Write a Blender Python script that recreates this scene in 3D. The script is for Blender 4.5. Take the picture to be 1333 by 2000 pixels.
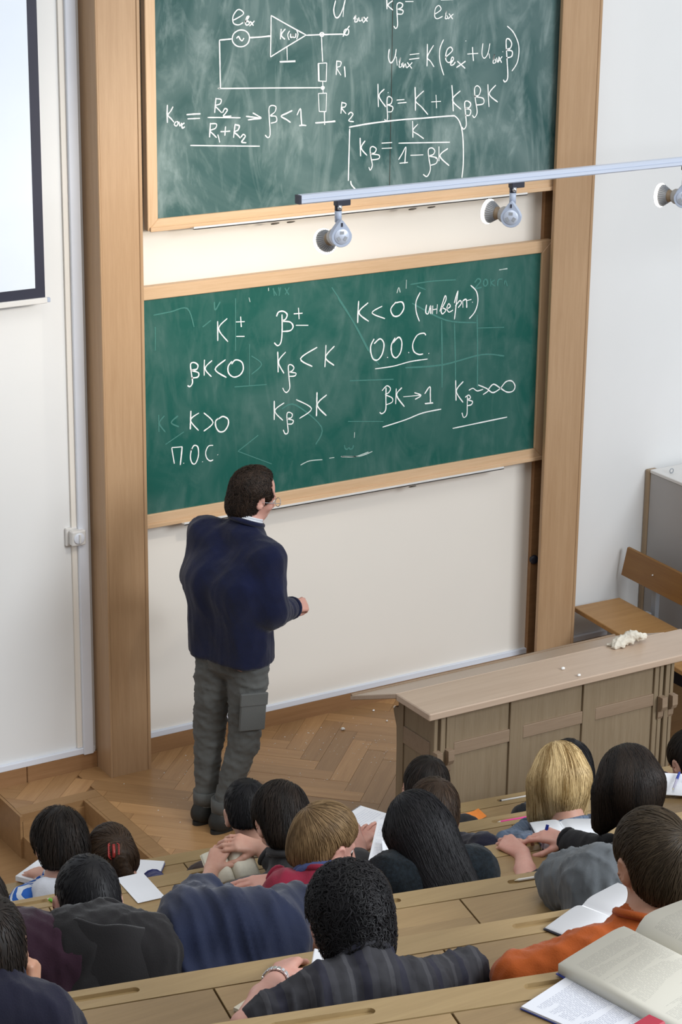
import bpy, bmesh, math, random
import numpy as np
from mathutils import Vector, Matrix, noise
random.seed(7); rng = np.random.default_rng(7)
scene = bpy.context.scene
COL = scene.collection
for o in list(bpy.data.objects): bpy.data.objects.remove(o)

# ------------------------------------------------------------ camera, world, lights, exposure
cam_data = bpy.data.cameras.new('camera'); cam = bpy.data.objects.new('camera', cam_data); COL.objects.link(cam)
cam_data.sensor_fit = 'VERTICAL'; cam_data.sensor_height = 36.0
cam_data.lens = 4465.35 * 36.0 / 2000.0
cam_data.clip_start = .1; cam_data.clip_end = 100
PITCH, YAW, ROLL = .31948458, .55016188, .01211256
_fw = Vector((math.sin(YAW)*math.cos(PITCH), math.cos(YAW)*math.cos(PITCH), -math.sin(PITCH)))
_rt = Vector((math.cos(YAW), -math.sin(YAW), 0)); _up = _rt.cross(_fw)
_r2 = _rt*math.cos(ROLL) + _up*math.sin(ROLL); _u2 = -_rt*math.sin(ROLL) + _up*math.cos(ROLL)
_m = Matrix((_r2, _u2, -_fw)).transposed().to_4x4(); _m.translation = (0, 0, 4.65)
cam.matrix_world = _m
scene.camera = cam

world = bpy.data.worlds.new('world'); scene.world = world; world.use_nodes = True
_bg = world.node_tree.nodes['Background']; _bg.inputs[0].default_value = (.93, .96, 1.0, 1); _bg.inputs[1].default_value = .46

def area_light(name, loc, target, sx, sy, watts, color):
    d = bpy.data.lights.new(name, 'AREA'); d.shape = 'RECTANGLE'; d.size = sx; d.size_y = sy; d.energy = watts; d.color = color
    o = bpy.data.objects.new(name, d); COL.objects.link(o); o.location = loc
    o.rotation_euler = (Vector(target) - Vector(loc)).to_track_quat('-Z', 'Y').to_euler()
    return o
area_light('window_daylight', (8.5, -2.0, 6.0), (4.8, 8.0, 1.0), 5.0, 3.0, 780, (.90, .95, 1.0))
area_light('ceiling_light', (3.6, 4.2, 6.4), (4.2, 6.2, .5), 3.5, 2.5, 80, (1.0, .97, .92))
vs = scene.view_settings
vs.view_transform = 'Standard'; vs.look = 'None'; vs.exposure = .11; vs.gamma = 1.0; vs.use_curve_mapping = False

# ------------------------------------------------------------ materials
def nt(name):
    m = bpy.data.materials.new(name); m.use_nodes = True
    t = m.node_tree; b = t.nodes['Principled BSDF']
    return m, t, b
def node(t, kind, **kw):
    n = t.nodes.new(kind)
    for k, v in kw.items(): setattr(n, k, v)
    return n
def ramp(t, fac, stops):
    r = node(t, 'ShaderNodeValToRGB'); e = r.color_ramp.elements
    while len(e) < len(stops): e.new(.5)
    for el, (p, c) in zip(e, stops):
        el.position = p; el.color = (*c, 1) if len(c) == 3 else c
    t.links.new(fac, r.inputs[0]); return r
def coords(t, scale=(1, 1, 1), rot=(0, 0, 0), which='Object'):
    tc = node(t, 'ShaderNodeTexCoord'); mp = node(t, 'ShaderNodeMapping')
    mp.inputs['Scale'].default_value = scale; mp.inputs['Rotation'].default_value = rot
    t.links.new(tc.outputs[which], mp.inputs[0]); return mp.outputs[0]
def noise_tex(t, vec, scale, detail=3, rough=.55, dist=0.0):
    n = node(t, 'ShaderNodeTexNoise'); n.inputs['Scale'].default_value = scale; n.inputs['Detail'].default_value = detail
    n.inputs['Roughness'].default_value = rough; n.inputs['Distortion'].default_value = dist
    t.links.new(vec, n.inputs['Vector']); return n
def bump(t, b, height, strength, dist=.01):
    bp = node(t, 'ShaderNodeBump'); bp.inputs['Strength'].default_value = strength; bp.inputs['Distance'].default_value = dist
    t.links.new(height, bp.inputs['Height']); t.links.new(bp.outputs[0], b.inputs['Normal'])
def plain(name, col, rough=.6, var=.08, vscale=6, bmp=0.0, bscale=150, metal=0.0, spec=None, sheen=0.0):
    m, t, b = nt(name); v = coords(t)
    n = noise_tex(t, v, vscale, 4)
    lo = tuple(c*(1-var) for c in col); hi = tuple(min(1, c*(1+var)) for c in col)
    r = ramp(t, n.outputs[0], [(.3, lo), (.7, hi)]); t.links.new(r.outputs[0], b.inputs['Base Color'])
    b.inputs['Roughness'].default_value = rough; b.inputs['Metallic'].default_value = metal
    if spec is not None: b.inputs['Specular IOR Level'].default_value = spec
    if sheen: b.inputs['Sheen Weight'].default_value = sheen
    if bmp:
        n2 = noise_tex(t, v, bscale, 2); bump(t, b, n2.outputs[0], bmp, .004)
    return m
def wood(name, dark, light, axis='z', rough=.42, scale=1.0, vary=.0, contrast=1.0, spec=.35):
    """oak veneer: fine grain stretched along one axis; vary>0 gives every object (board, plank) its own tone"""
    m, t, b = nt(name)
    s = {'x': (.7, 14, 14), 'y': (14, .7, 14), 'z': (14, 14, .7)}[axis]
    v = coords(t, tuple(a*scale for a in s))
    if vary:
        oi = node(t, 'ShaderNodeObjectInfo'); va = node(t, 'ShaderNodeVectorMath', operation='MULTIPLY_ADD')
        cx = node(t, 'ShaderNodeCombineXYZ')
        for k in range(3): t.links.new(oi.outputs['Random'], cx.inputs[k])
        t.links.new(cx.outputs[0], va.inputs[0]); va.inputs[1].default_value = (37, 53, 71); t.links.new(v, va.inputs[2]); v = va.outputs[0]
    a = noise_tex(t, v, 2.2, 5, .6, .6); f = noise_tex(t, v, 11, 3, .7)
    mx = node(t, 'ShaderNodeMix'); mx.inputs[0].default_value = .38
    t.links.new(a.outputs[0], mx.inputs[2]); t.links.new(f.outputs[0], mx.inputs[3])
    w = .22/contrast
    r = ramp(t, mx.outputs[0], [(.5-w, dark), (.5+w, light)])
    out = r.outputs[0]
    if vary:
        hs = node(t, 'ShaderNodeHueSaturation')
        mr = node(t, 'ShaderNodeMapRange'); mr.inputs[3].default_value = 1-vary; mr.inputs[4].default_value = 1+vary
        t.links.new(oi.outputs['Random'], mr.inputs[0]); t.links.new(mr.outputs[0], hs.inputs['Value']); t.links.new(out, hs.inputs['Color']); out = hs.outputs[0]
    t.links.new(out, b.inputs['Base Color'])
    b.inputs['Roughness'].default_value = rough; b.inputs['Specular IOR Level'].default_value = spec
    bump(t, b, f.outputs[0], .12, .002)
    return m
M = {}
M['wall'] = plain('painted_wall', (.765, .77, .765), .75, .025, 1.2, .05, 60)
M['panel'] = plain('cream_wall_panel', (.83, .785, .715), .6, .02, 1.0)
M['pillar'] = wood('pillar_oak', (.385, .235, .125), (.49, .32, .185), 'z')
M['pillar_dark'] = plain('slot_shade_and_seam', (.028, .016, .010), .7)  # near-black colour holds the shade inside the slot; also used for the seam
M['frame_x'] = wood('frame_wood_x', (.56, .36, .20), (.70, .49, .31), 'x')
M['frame_z'] = wood('frame_wood_z', (.56, .36, .20), (.70, .49, .31), 'z')
M['skirting'] = wood('skirting_oak', (.26, .135, .06), (.36, .20, .095), 'x')
M['duct'] = plain('white_plastic_duct', (.74, .78, .86), .4, .02)
M['floor_gap'] = plain('floor_joint', (.20, .11, .05), .8)
M['plank'] = wood('parquet_oak', (.33, .175, .072), (.47, .275, .125), 'x', .36, 1.0, .22, 1.0, .45)
M['step'] = wood('step_oak', (.27, .15, .065), (.37, .22, .10), 'x', .5)
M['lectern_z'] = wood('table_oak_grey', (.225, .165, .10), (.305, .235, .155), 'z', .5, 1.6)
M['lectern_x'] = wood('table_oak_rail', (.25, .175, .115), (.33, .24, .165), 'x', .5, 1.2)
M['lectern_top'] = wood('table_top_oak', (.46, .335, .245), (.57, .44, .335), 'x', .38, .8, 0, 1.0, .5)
M['desk'] = wood('desk_oak', (.25, .163, .072), (.36, .242, .114), 'x', .40, .8, .14, .9, .45)
M['desk_strip'] = wood('desk_ledge_oak', (.285, .192, .085), (.38, .268, .127), 'x', .40, .8, .06, .9, .45)
M['bench'] = wood('bench_beech', (.33, .17, .055), (.46, .26, .10), 'x', .42, .7)
M['bench_dark'] = wood('bench_back_veneer', (.21, .095, .022), (.30, .15, .04), 'y', .4, .6)
M['steel'] = plain('grey_painted_steel', (.33, .35, .38), .4, .05)
M['grey_board'] = plain('grey_laminate', (.40, .39, .385), .55, .04, 2)
M['brown_edge'] = plain('brown_edge_strip', (.34, .25, .16), .5)
M['alu'] = plain('pale_aluminium', (.60, .66, .78), .35, .02, 4, 0, 1, .25)
M['lamp_grey'] = plain('lamp_grey_plastic', (.42, .48, .60), .42, .03)
M['lamp_body'] = plain('lamp_body_grey', (.36, .345, .33), .45, .04)
M['black'] = plain('black_plastic', (.018, .02, .035), .45)
M['handle'] = plain('dark_brass_handle', (.10, .085, .065), .5)
M['chrome'] = plain('bright_metal', (.75, .77, .80), .2, .02, 4, 0, 1, .9)
M['white_plastic'] = plain('white_plastic', (.72, .71, .69), .4, .03)
M['screen_white'] = plain('screen_fabric', (.72, .79, .88), .8, .01)
M['screen_black'] = plain('screen_border', (.012, .014, .035), .6)
M['chalk'] = plain('chalk', (.86, .88, .86), .95, .10, 240)
M['chalk_stick'] = plain('chalk_stick', (.88, .87, .84), .9, .03)
M['old_chalk'] = plain('smeared_chalk', (.50, .60, .56), .95, .15, 200)
M['ghost_chalk'] = plain('erased_chalk', (.060, .205, .175), .9, .12, 150)
M['paper'] = plain('white_paper', (.82, .84, .88), .7, .02)
M['cream_paper'] = plain('cream_paper', (.70, .66, .54), .75, .05, 60)
M['rag'] = plain('cream_cloth', (.70, .65, .55), .9, .12, 14, .5, 60)
def emit(name, col, s):
    m, t, b = nt(name); b.inputs['Emission Color'].default_value = (*col, 1); b.inputs['Emission Strength'].default_value = s
    b.inputs['Base Color'].default_value = (*col, 1); return m
M['bulb'] = emit('lit_lamp_glass', (1.0, .95, .86), 9.0)
def chalkboard(name, amount, seed, base, cloud):
    """green board; chalk dust left by the sponge as broad arcs and cloudy patches"""
    m, t, b = nt(name)
    v = coords(t, (1, 1, 1)); 
    mp = node(t, 'ShaderNodeMapping'); mp.inputs['Location'].default_value = (seed, 0, seed*.7); t.links.new(v, mp.inputs[0]); v = mp.outputs[0]
    big = noise_tex(t, v, 1.5*cloud, 5, .55, 1.0)
    mp2 = node(t, 'ShaderNodeMapping'); mp2.inputs['Rotation'].default_value = (0, .6, 0); mp2.inputs['Scale'].default_value = (2.6, 1, 1.0); t.links.new(v, mp2.inputs[0])
    st = noise_tex(t, mp2.outputs[0], 2.0, 5, .58, 2.2)
    mp3 = node(t, 'ShaderNodeMapping'); mp3.inputs['Rotation'].default_value = (0, -1.1, 0); mp3.inputs['Scale'].default_value = (3.2, 1, .8); t.links.new(v, mp3.inputs[0])
    st2 = noise_tex(t, mp3.outputs[0], 1.7, 5, .6, 2.6)
    r1 = ramp(t, big.outputs[0], [(.42, (0, 0, 0)), (.75, (1, 1, 1))])
    r2 = ramp(t, st.outputs[0], [(.50, (0, 0, 0)), (.78, (1, 1, 1))])
    r3 = ramp(t, st2.outputs[0], [(.52, (0, 0, 0)), (.80, (1, 1, 1))])
    ad = node(t, 'ShaderNodeMath', operation='ADD'); t.links.new(r2.outputs[0], ad.inputs[0]); t.links.new(r3.outputs[0], ad.inputs[1])
    mu = node(t, 'ShaderNodeMath', operation='MULTIPLY_ADD'); t.links.new(r1.outputs[0], mu.inputs[0]); mu.inputs[1].default_value = 1.1; t.links.new(ad.outputs[0], mu.inputs[2])
    am = node(t, 'ShaderNodeMath', operation='MULTIPLY'); am.use_clamp = True; t.links.new(mu.outputs[0], am.inputs[0]); am.inputs[1].default_value = amount
    mx = node(t, 'ShaderNodeMix', data_type='RGBA'); t.links.new(am.outputs[0], mx.inputs[0])
    mx.inputs[6].default_value = (*base, 1); mx.inputs[7].default_value = (.50, .60, .58, 1)
    t.links.new(mx.outputs[2], b.inputs['Base Color'])
    b.inputs['Roughness'].default_value = .5; b.inputs['Specular IOR Level'].default_value = .3
    return m
M['board_up'] = chalkboard('chalkboard_dusty', .24, 3.1, (.012, .070, .068), .8)
M['board_low'] = chalkboard('chalkboard_green', .075, 8.3, (.005, .092, .072), 1.6)

# ------------------------------------------------------------ mesh helpers
class MB:
    def __init__(s): s.v = []; s.f = []
    def add(s, vs_, fs):
        n = len(s.v); s.v += [tuple(map(float, p)) for p in vs_]; s.f += [tuple(n+i for i in f) for f in fs]; return s
    def box(s, lo, hi):
        (x0, y0, z0), (x1, y1, z1) = lo, hi
        return s.add([(x0,y0,z0),(x1,y0,z0),(x1,y1,z0),(x0,y1,z0),(x0,y0,z1),(x1,y0,z1),(x1,y1,z1),(x0,y1,z1)],
                     [(3,2,1,0),(4,5,6,7),(0,1,5,4),(1,2,6,5),(2,3,7,6),(3,0,4,7)])
    def obox(s, c, ax, half):
        c = Vector(c); A = [Vector(a).normalized()*h for a, h in zip(ax, half)]
        P = [c + A[0]*i + A[1]*j + A[2]*k for k in (-1, 1) for i, j in ((-1,-1),(1,-1),(1,1),(-1,1))]
        return s.add(P, [(3,2,1,0),(4,5,6,7),(0,1,5,4),(1,2,6,5),(2,3,7,6),(3,0,4,7)])
    def prism(s, poly, ext):
        """poly: list of 3-D points (planar), ext: extrusion vector"""
        n = len(poly); e = Vector(ext); P = [Vector(p) for p in poly]; 
        return s.add(P + [p+e for p in P], [tuple(range(n))[::-1], tuple(range(n, 2*n))] + [(i, (i+1) % n, n+(i+1) % n, n+i) for i in range(n)])
    def cyl(s, a, b, r, n=12, r2=None, cap=True):
        a, b = Vector(a), Vector(b); r2 = r if r2 is None else r2; d = (b-a).normalized()
        u = d.orthogonal().normalized(); w = d.cross(u)
        P = [a + (u*math.cos(2*math.pi*i/n)+w*math.sin(2*math.pi*i/n))*r for i in range(n)] + [b + (u*math.cos(2*math.pi*i/n)+w*math.sin(2*math.pi*i/n))*r2 for i in range(n)]
        F = [(i, (i+1) % n, n+(i+1) % n, n+i) for i in range(n)]
        if cap: F += [tuple(range(n))[::-1], tuple(range(n, 2*n))]
        return s.add(P, F)
    def tube(s, pts, r, n=6, closed=False):
        P = [Vector(p) for p in pts]; m = len(P); R = r if hasattr(r, '__len__') else [r]*m; V = []; F = []
        u = None
        for i, p in enumerate(P):
            d = ((P[(i+1) % m] if closed or i < m-1 else p) - (P[i-1] if closed or i > 0 else p)).normalized()
            u = d.orthogonal().normalized() if u is None else (u - d*u.dot(d)).normalized()
            w = d.cross(u)
            V += [p + (u*math.cos(2*math.pi*k/n)+w*math.sin(2*math.pi*k/n))*R[i] for k in range(n)]
        for i in range(m if closed else m-1):
            j = (i+1) % m
            F += [(i*n+k, i*n+(k+1) % n, j*n+(k+1) % n, j*n+k) for k in range(n)]
        if not closed: F += [tuple(range(n))[::-1], tuple((m-1)*n+k for k in range(n))]
        return s.add(V, F)
    def lathe(s, origin, axis, prof, n=20):
        o = Vector(origin); d = Vector(axis).normalized(); u = d.orthogonal().normalized(); w = d.cross(u); m = len(prof); V = []
        for r, h in prof: V += [o + d*h + (u*math.cos(2*math.pi*k/n)+w*math.sin(2*math.pi*k/n))*max(r, 1e-4) for k in range(n)]
        F = [(i*n+k, i*n+(k+1) % n, (i+1)*n+(k+1) % n, (i+1)*n+k) for i in range(m-1) for k in range(n)]
        F += [tuple(range(n))[::-1], tuple((m-1)*n+k for k in range(n))]
        return s.add(V, F)
    def build(s, name, mat, parent=None, smooth=False, bevel=0.0, **tags):
        me = bpy.data.meshes.new(name); base = Vector(parent.location) if parent is not None and parent.type == 'EMPTY' else Vector((0, 0, 0))
        V = s.v if base.length == 0 else [(x-base.x, y-base.y, z-base.z) for x, y, z in s.v]
        me.from_pydata(V, [], s.f); me.update()
        bm = bmesh.new(); bm.from_mesh(me); bmesh.ops.recalc_face_normals(bm, faces=bm.faces)
        if bevel: bmesh.ops.bevel(bm, geom=list(bm.edges), offset=bevel, segments=1, affect='EDGES', clamp_overlap=True)
        bm.to_mesh(me); bm.free()
        return link(name, me, mat, parent, smooth, **tags)
def link(name, me, mat, parent=None, smooth=False, **tags):
    me.materials.append(mat)
    if smooth: me.polygons.foreach_set('use_smooth', [True]*len(me.polygons))
    o = bpy.data.objects.new(name, me); COL.objects.link(o)
    if parent is not None: o.parent = parent
    for k, v in tags.items(): o[k] = v
    return o
def thing(name, label, cat, loc=(0, 0, 0), group=None):
    o = bpy.data.objects.new(name, None); COL.objects.link(o); o.location = loc; o.empty_display_size = .05
    o['label'] = label; o['category'] = cat
    if group: o['group'] = group
    return o
def single(o, label, cat, group=None):
    o['label'] = label; o['category'] = cat
    if group: o['group'] = group
    return o
V3 = Vector
UPPER={"source_label":[[4995,3523,5044,3546,5037,3563,5015,3567,4993,3540,4995,3510,5020,3501,5044,3510],[5052,3509,5069,3528,5074,3536,5064,3534,5056,3509,5062,3498,5076,3504,5070,3515,5060,3512],[5079,3513,5086,3508,5097,3494],[5102,3515,5090,3504,5076,3493]],
"circuit_diagram":[[5076,3439,5070,3420,5052,3407,5029,3404,5007,3411,4991,3428,4989,3447,4997,3464,5015,3475,5036,3478,5059,3471,5073,3456,5076,3439],[5010,3442,5020,3450,5029,3437,5039,3430,5048,3442],[4985,3441,4956,3440,4923,3439],[4923,3439,4925,3336,4927,3227],[4927,3227,4935,3224,5183,3211,5463,3195],[5077,3442,5133,3442,5185,3444],[5188,3535,5187,3441,5185,3350],[5185,3350,5263,3388,5372,3439],[5372,3439,5278,3487,5188,3535],[5271,3390,5273,3332],[5233,3327,5316,3326],[5235,3324,5316,3322],[5372,3438,5476,3436,5574,3433],[5466,3436,5460,3429,5450,3431,5445,3439,5452,3445,5463,3443,5466,3436],[5600,3447,5598,3433,5588,3428,5576,3434,5575,3447,5584,3455,5596,3453,5600,3447],[5569,3422,5585,3448,5604,3469],[5454,3426,5457,3372,5461,3313],[5436,3307,5483,3307],[5483,3307,5481,3222],[5482,3223,5439,3227],[5439,3227,5436,3307],[5441,3305,5443,3228],[5471,3194,5464,3188,5456,3192,5457,3199,5466,3200,5471,3194],[5462,3222,5465,3171],[5440,3170,5484,3169],[5484,3169,5482,3083],[5483,3084,5445,3087],[5445,3087,5440,3170],[5473,3084,5475,3023],[5424,3036,5481,3036,5533,3037],[5429,3034,5533,3034]],
"gain_label":[[5241,3473,5239,3452,5237,3426],[5263,3472,5241,3446,5261,3425],[5285,3462,5275,3444,5283,3421],[5291,3449,5290,3434,5301,3434,5303,3446,5305,3432,5316,3433,5318,3449],[5320,3465,5329,3445,5322,3422]],
"resistor_label":[[5537,3315,5536,3284,5535,3249],[5537,3312,5560,3307,5556,3288,5538,3281,5561,3246],[5579,3286,5582,3260,5584,3236]],
"resistor_label.001":[[5568,3124,5565,3097,5563,3069],[5568,3120,5590,3113,5584,3099,5567,3095,5591,3067],[5603,3062,5616,3072,5629,3062,5618,3047,5606,3033,5634,3027]],
"output_label":[[5528,3587,5518,3546,5527,3513,5545,3512,5567,3548,5579,3587],[5573,3561,5568,3511],[5625,3498,5638,3515,5632,3487,5646,3488,5643,3502],[5653,3505,5656,3490,5668,3491,5673,3505,5674,3485],[5680,3506,5691,3495,5701,3484],[5703,3505,5691,3492,5677,3480]],
"formula":[[4659,3169,4657,3131,4658,3089],[4687,3159,4675,3140,4661,3123,4677,3106,4691,3089],[4703,3092,4692,3080,4703,3072,4711,3084,4705,3092],[4716,3090,4720,3071,4730,3084],[4743,3083,4730,3074,4733,3061,4745,3066],[4754,3119,4788,3119,4825,3118],[4759,3100,4788,3099,4822,3098],[4861,3099,4944,3093,5030,3086],[4904,3184,4900,3150,4897,3117],[4904,3180,4930,3175,4925,3156,4901,3149,4917,3131,4933,3115],[4937,3115,4949,3133,4962,3126,4952,3112,4942,3099,4982,3097],[4875,3074,4872,3039,4870,3009],[4875,3070,4905,3067,4900,3048,4873,3039,4890,3021,4906,3005],[4912,3019,4917,3002,4922,2982],[4926,3031,4949,3030,4976,3030],[4952,3053,4950,3032,4948,3011],[5002,3061,4997,3031,4993,2998],[5002,3057,5023,3050,5015,3031,4995,3025,5013,3010,5029,2994],[5031,2998,5043,3010,5054,3002,5045,2989,5035,2976,5059,2971],[4772,2980,4924,2967,5130,2950],[5058,3091,5098,3084,5137,3077],[5093,3104,5115,3092,5137,3077,5103,3076,5068,3074],[5158,2999,5172,2986,5184,3000,5180,3070,5178,3118,5191,3131,5214,3124,5209,3101,5186,3085,5214,3080,5217,3057,5188,3051],[5301,3101,5270,3090,5242,3079,5270,3062,5292,3047],[5326,3078,5344,3107,5348,3067,5352,3028],[5338,3029,5357,3030,5376,3027]],
"formula.001":[[5804,3584,5806,3560,5807,3535],[5838,3573,5812,3554,5840,3530],[5846,3457,5857,3445,5867,3460,5863,3513,5862,3553,5876,3562,5893,3554,5887,3539,5868,3533,5895,3526,5891,3510,5866,3511],[5907,3566,5953,3564],[6106,3565,6177,3564],[6073,3500,6108,3520,6096,3540,6077,3526,6074,3491,6089,3479,6119,3489],[6134,3497,6141,3512,6134,3479,6148,3480,6143,3493],[6154,3500,6165,3487,6177,3473],[6180,3497,6165,3487,6150,3475]],
"formula.002":[[5824,3352,5820,3313,5834,3287,5855,3311,5862,3350],[5863,3315,5870,3273],[5879,3287,5887,3309,5880,3268,5894,3268,5893,3282],[5900,3286,5904,3262,5914,3279,5920,3261],[5925,3285,5938,3270,5952,3255],[5953,3283,5938,3270,5922,3259],[5938,3320,5992,3322],[5935,3298,5992,3301],[6036,3365,6037,3310,6037,3260],[6072,3357,6038,3305,6057,3282,6077,3255],[6128,3381,6108,3337,6110,3279,6134,3213],[6138,3295,6179,3325,6168,3343,6148,3329,6142,3291,6159,3271,6187,3282],[6170,3262,6188,3285,6178,3295,6170,3262,6186,3259,6198,3272],[6209,3275,6231,3258,6256,3238],[6257,3272,6231,3258,6205,3245],[6266,3305,6329,3305],[6295,3337,6298,3305,6303,3270],[6355,3351,6351,3302,6365,3280,6385,3300,6396,3349],[6392,3301,6398,3277],[6417,3269,6425,3295,6417,3256,6433,3257,6428,3273],[6437,3279,6443,3258,6451,3278],[6450,3283,6458,3269,6468,3253],[6470,3283,6457,3269,6445,3255],[6255,3369,6256,3366],[6472,3307,6473,3303],[6481,3171,6492,3160,6507,3183,6498,3276,6490,3356,6506,3364,6523,3343,6516,3320,6492,3313,6527,3305,6525,3280,6495,3275],[6493,3426,6534,3391,6566,3327,6562,3254,6530,3209]],
"formula.003":[[5764,3195,5766,3138,5769,3086],[5800,3168,5771,3137,5810,3084],[5805,3027,5813,3017,5821,3035,5817,3081,5817,3124,5829,3131,5844,3119,5838,3097,5819,3093,5848,3082,5844,3061,5823,3060],[5821,3152,5822,3148],[5870,3112,5913,3112],[5876,3097,5925,3098],[5972,3167,5975,3115,5977,3055],[6022,3146,5976,3106,6012,3070,6049,3032],[6066,3091,6121,3090],[6092,3123,6097,3059],[6182,3163,6189,3102,6194,3038],[6232,3133,6187,3093,6239,3044],[6247,2960,6258,2948,6272,2968,6265,3024,6259,3074,6274,3082,6294,3068,6286,3050,6264,3048,6295,3037,6289,3013,6265,3014],[6306,3012,6318,3000,6333,3024,6321,3084,6314,3138,6331,3151,6349,3133,6340,3106,6315,3101,6365,3089,6368,3063,6327,3059],[6391,3155,6396,3098,6402,3045],[6438,3148,6401,3107,6453,3065]],
"result_box":[[5608,3003,5701,3011,5808,3016,5915,3018,6024,3017,6178,3017,6209,3011,6235,2980,6252,2923,6260,2830,6260,2765,6255,2713],[5612,2996,5610,2879,5608,2751],[5621,2750,5626,2731,5648,2708]],
"formula.004":[[5670,2949,5672,2906,5674,2862],[5698,2933,5677,2901,5710,2863],[5721,2807,5729,2792,5740,2815,5731,2856,5727,2893,5740,2903,5760,2891,5752,2873,5730,2869,5775,2860,5775,2843,5736,2840],[5790,2915,5849,2914],[5791,2890,5849,2888],[5962,3008,5964,2971,5966,2928],[5993,2991,5965,2962,5995,2941,6028,2919],[5885,2908,6027,2900,6179,2891],[5887,2829,5908,2858,5927,2887,5925,2846,5923,2808],[5893,2812,5940,2812],[5954,2845,6027,2842],[6029,2748,6052,2736,6070,2770,6060,2822,6056,2864,6077,2871,6093,2856,6084,2839,6062,2833,6105,2821,6103,2796,6069,2788],[6100,2821,6102,2817],[6116,2875,6118,2804],[6168,2862,6123,2829,6178,2778]]}
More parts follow.
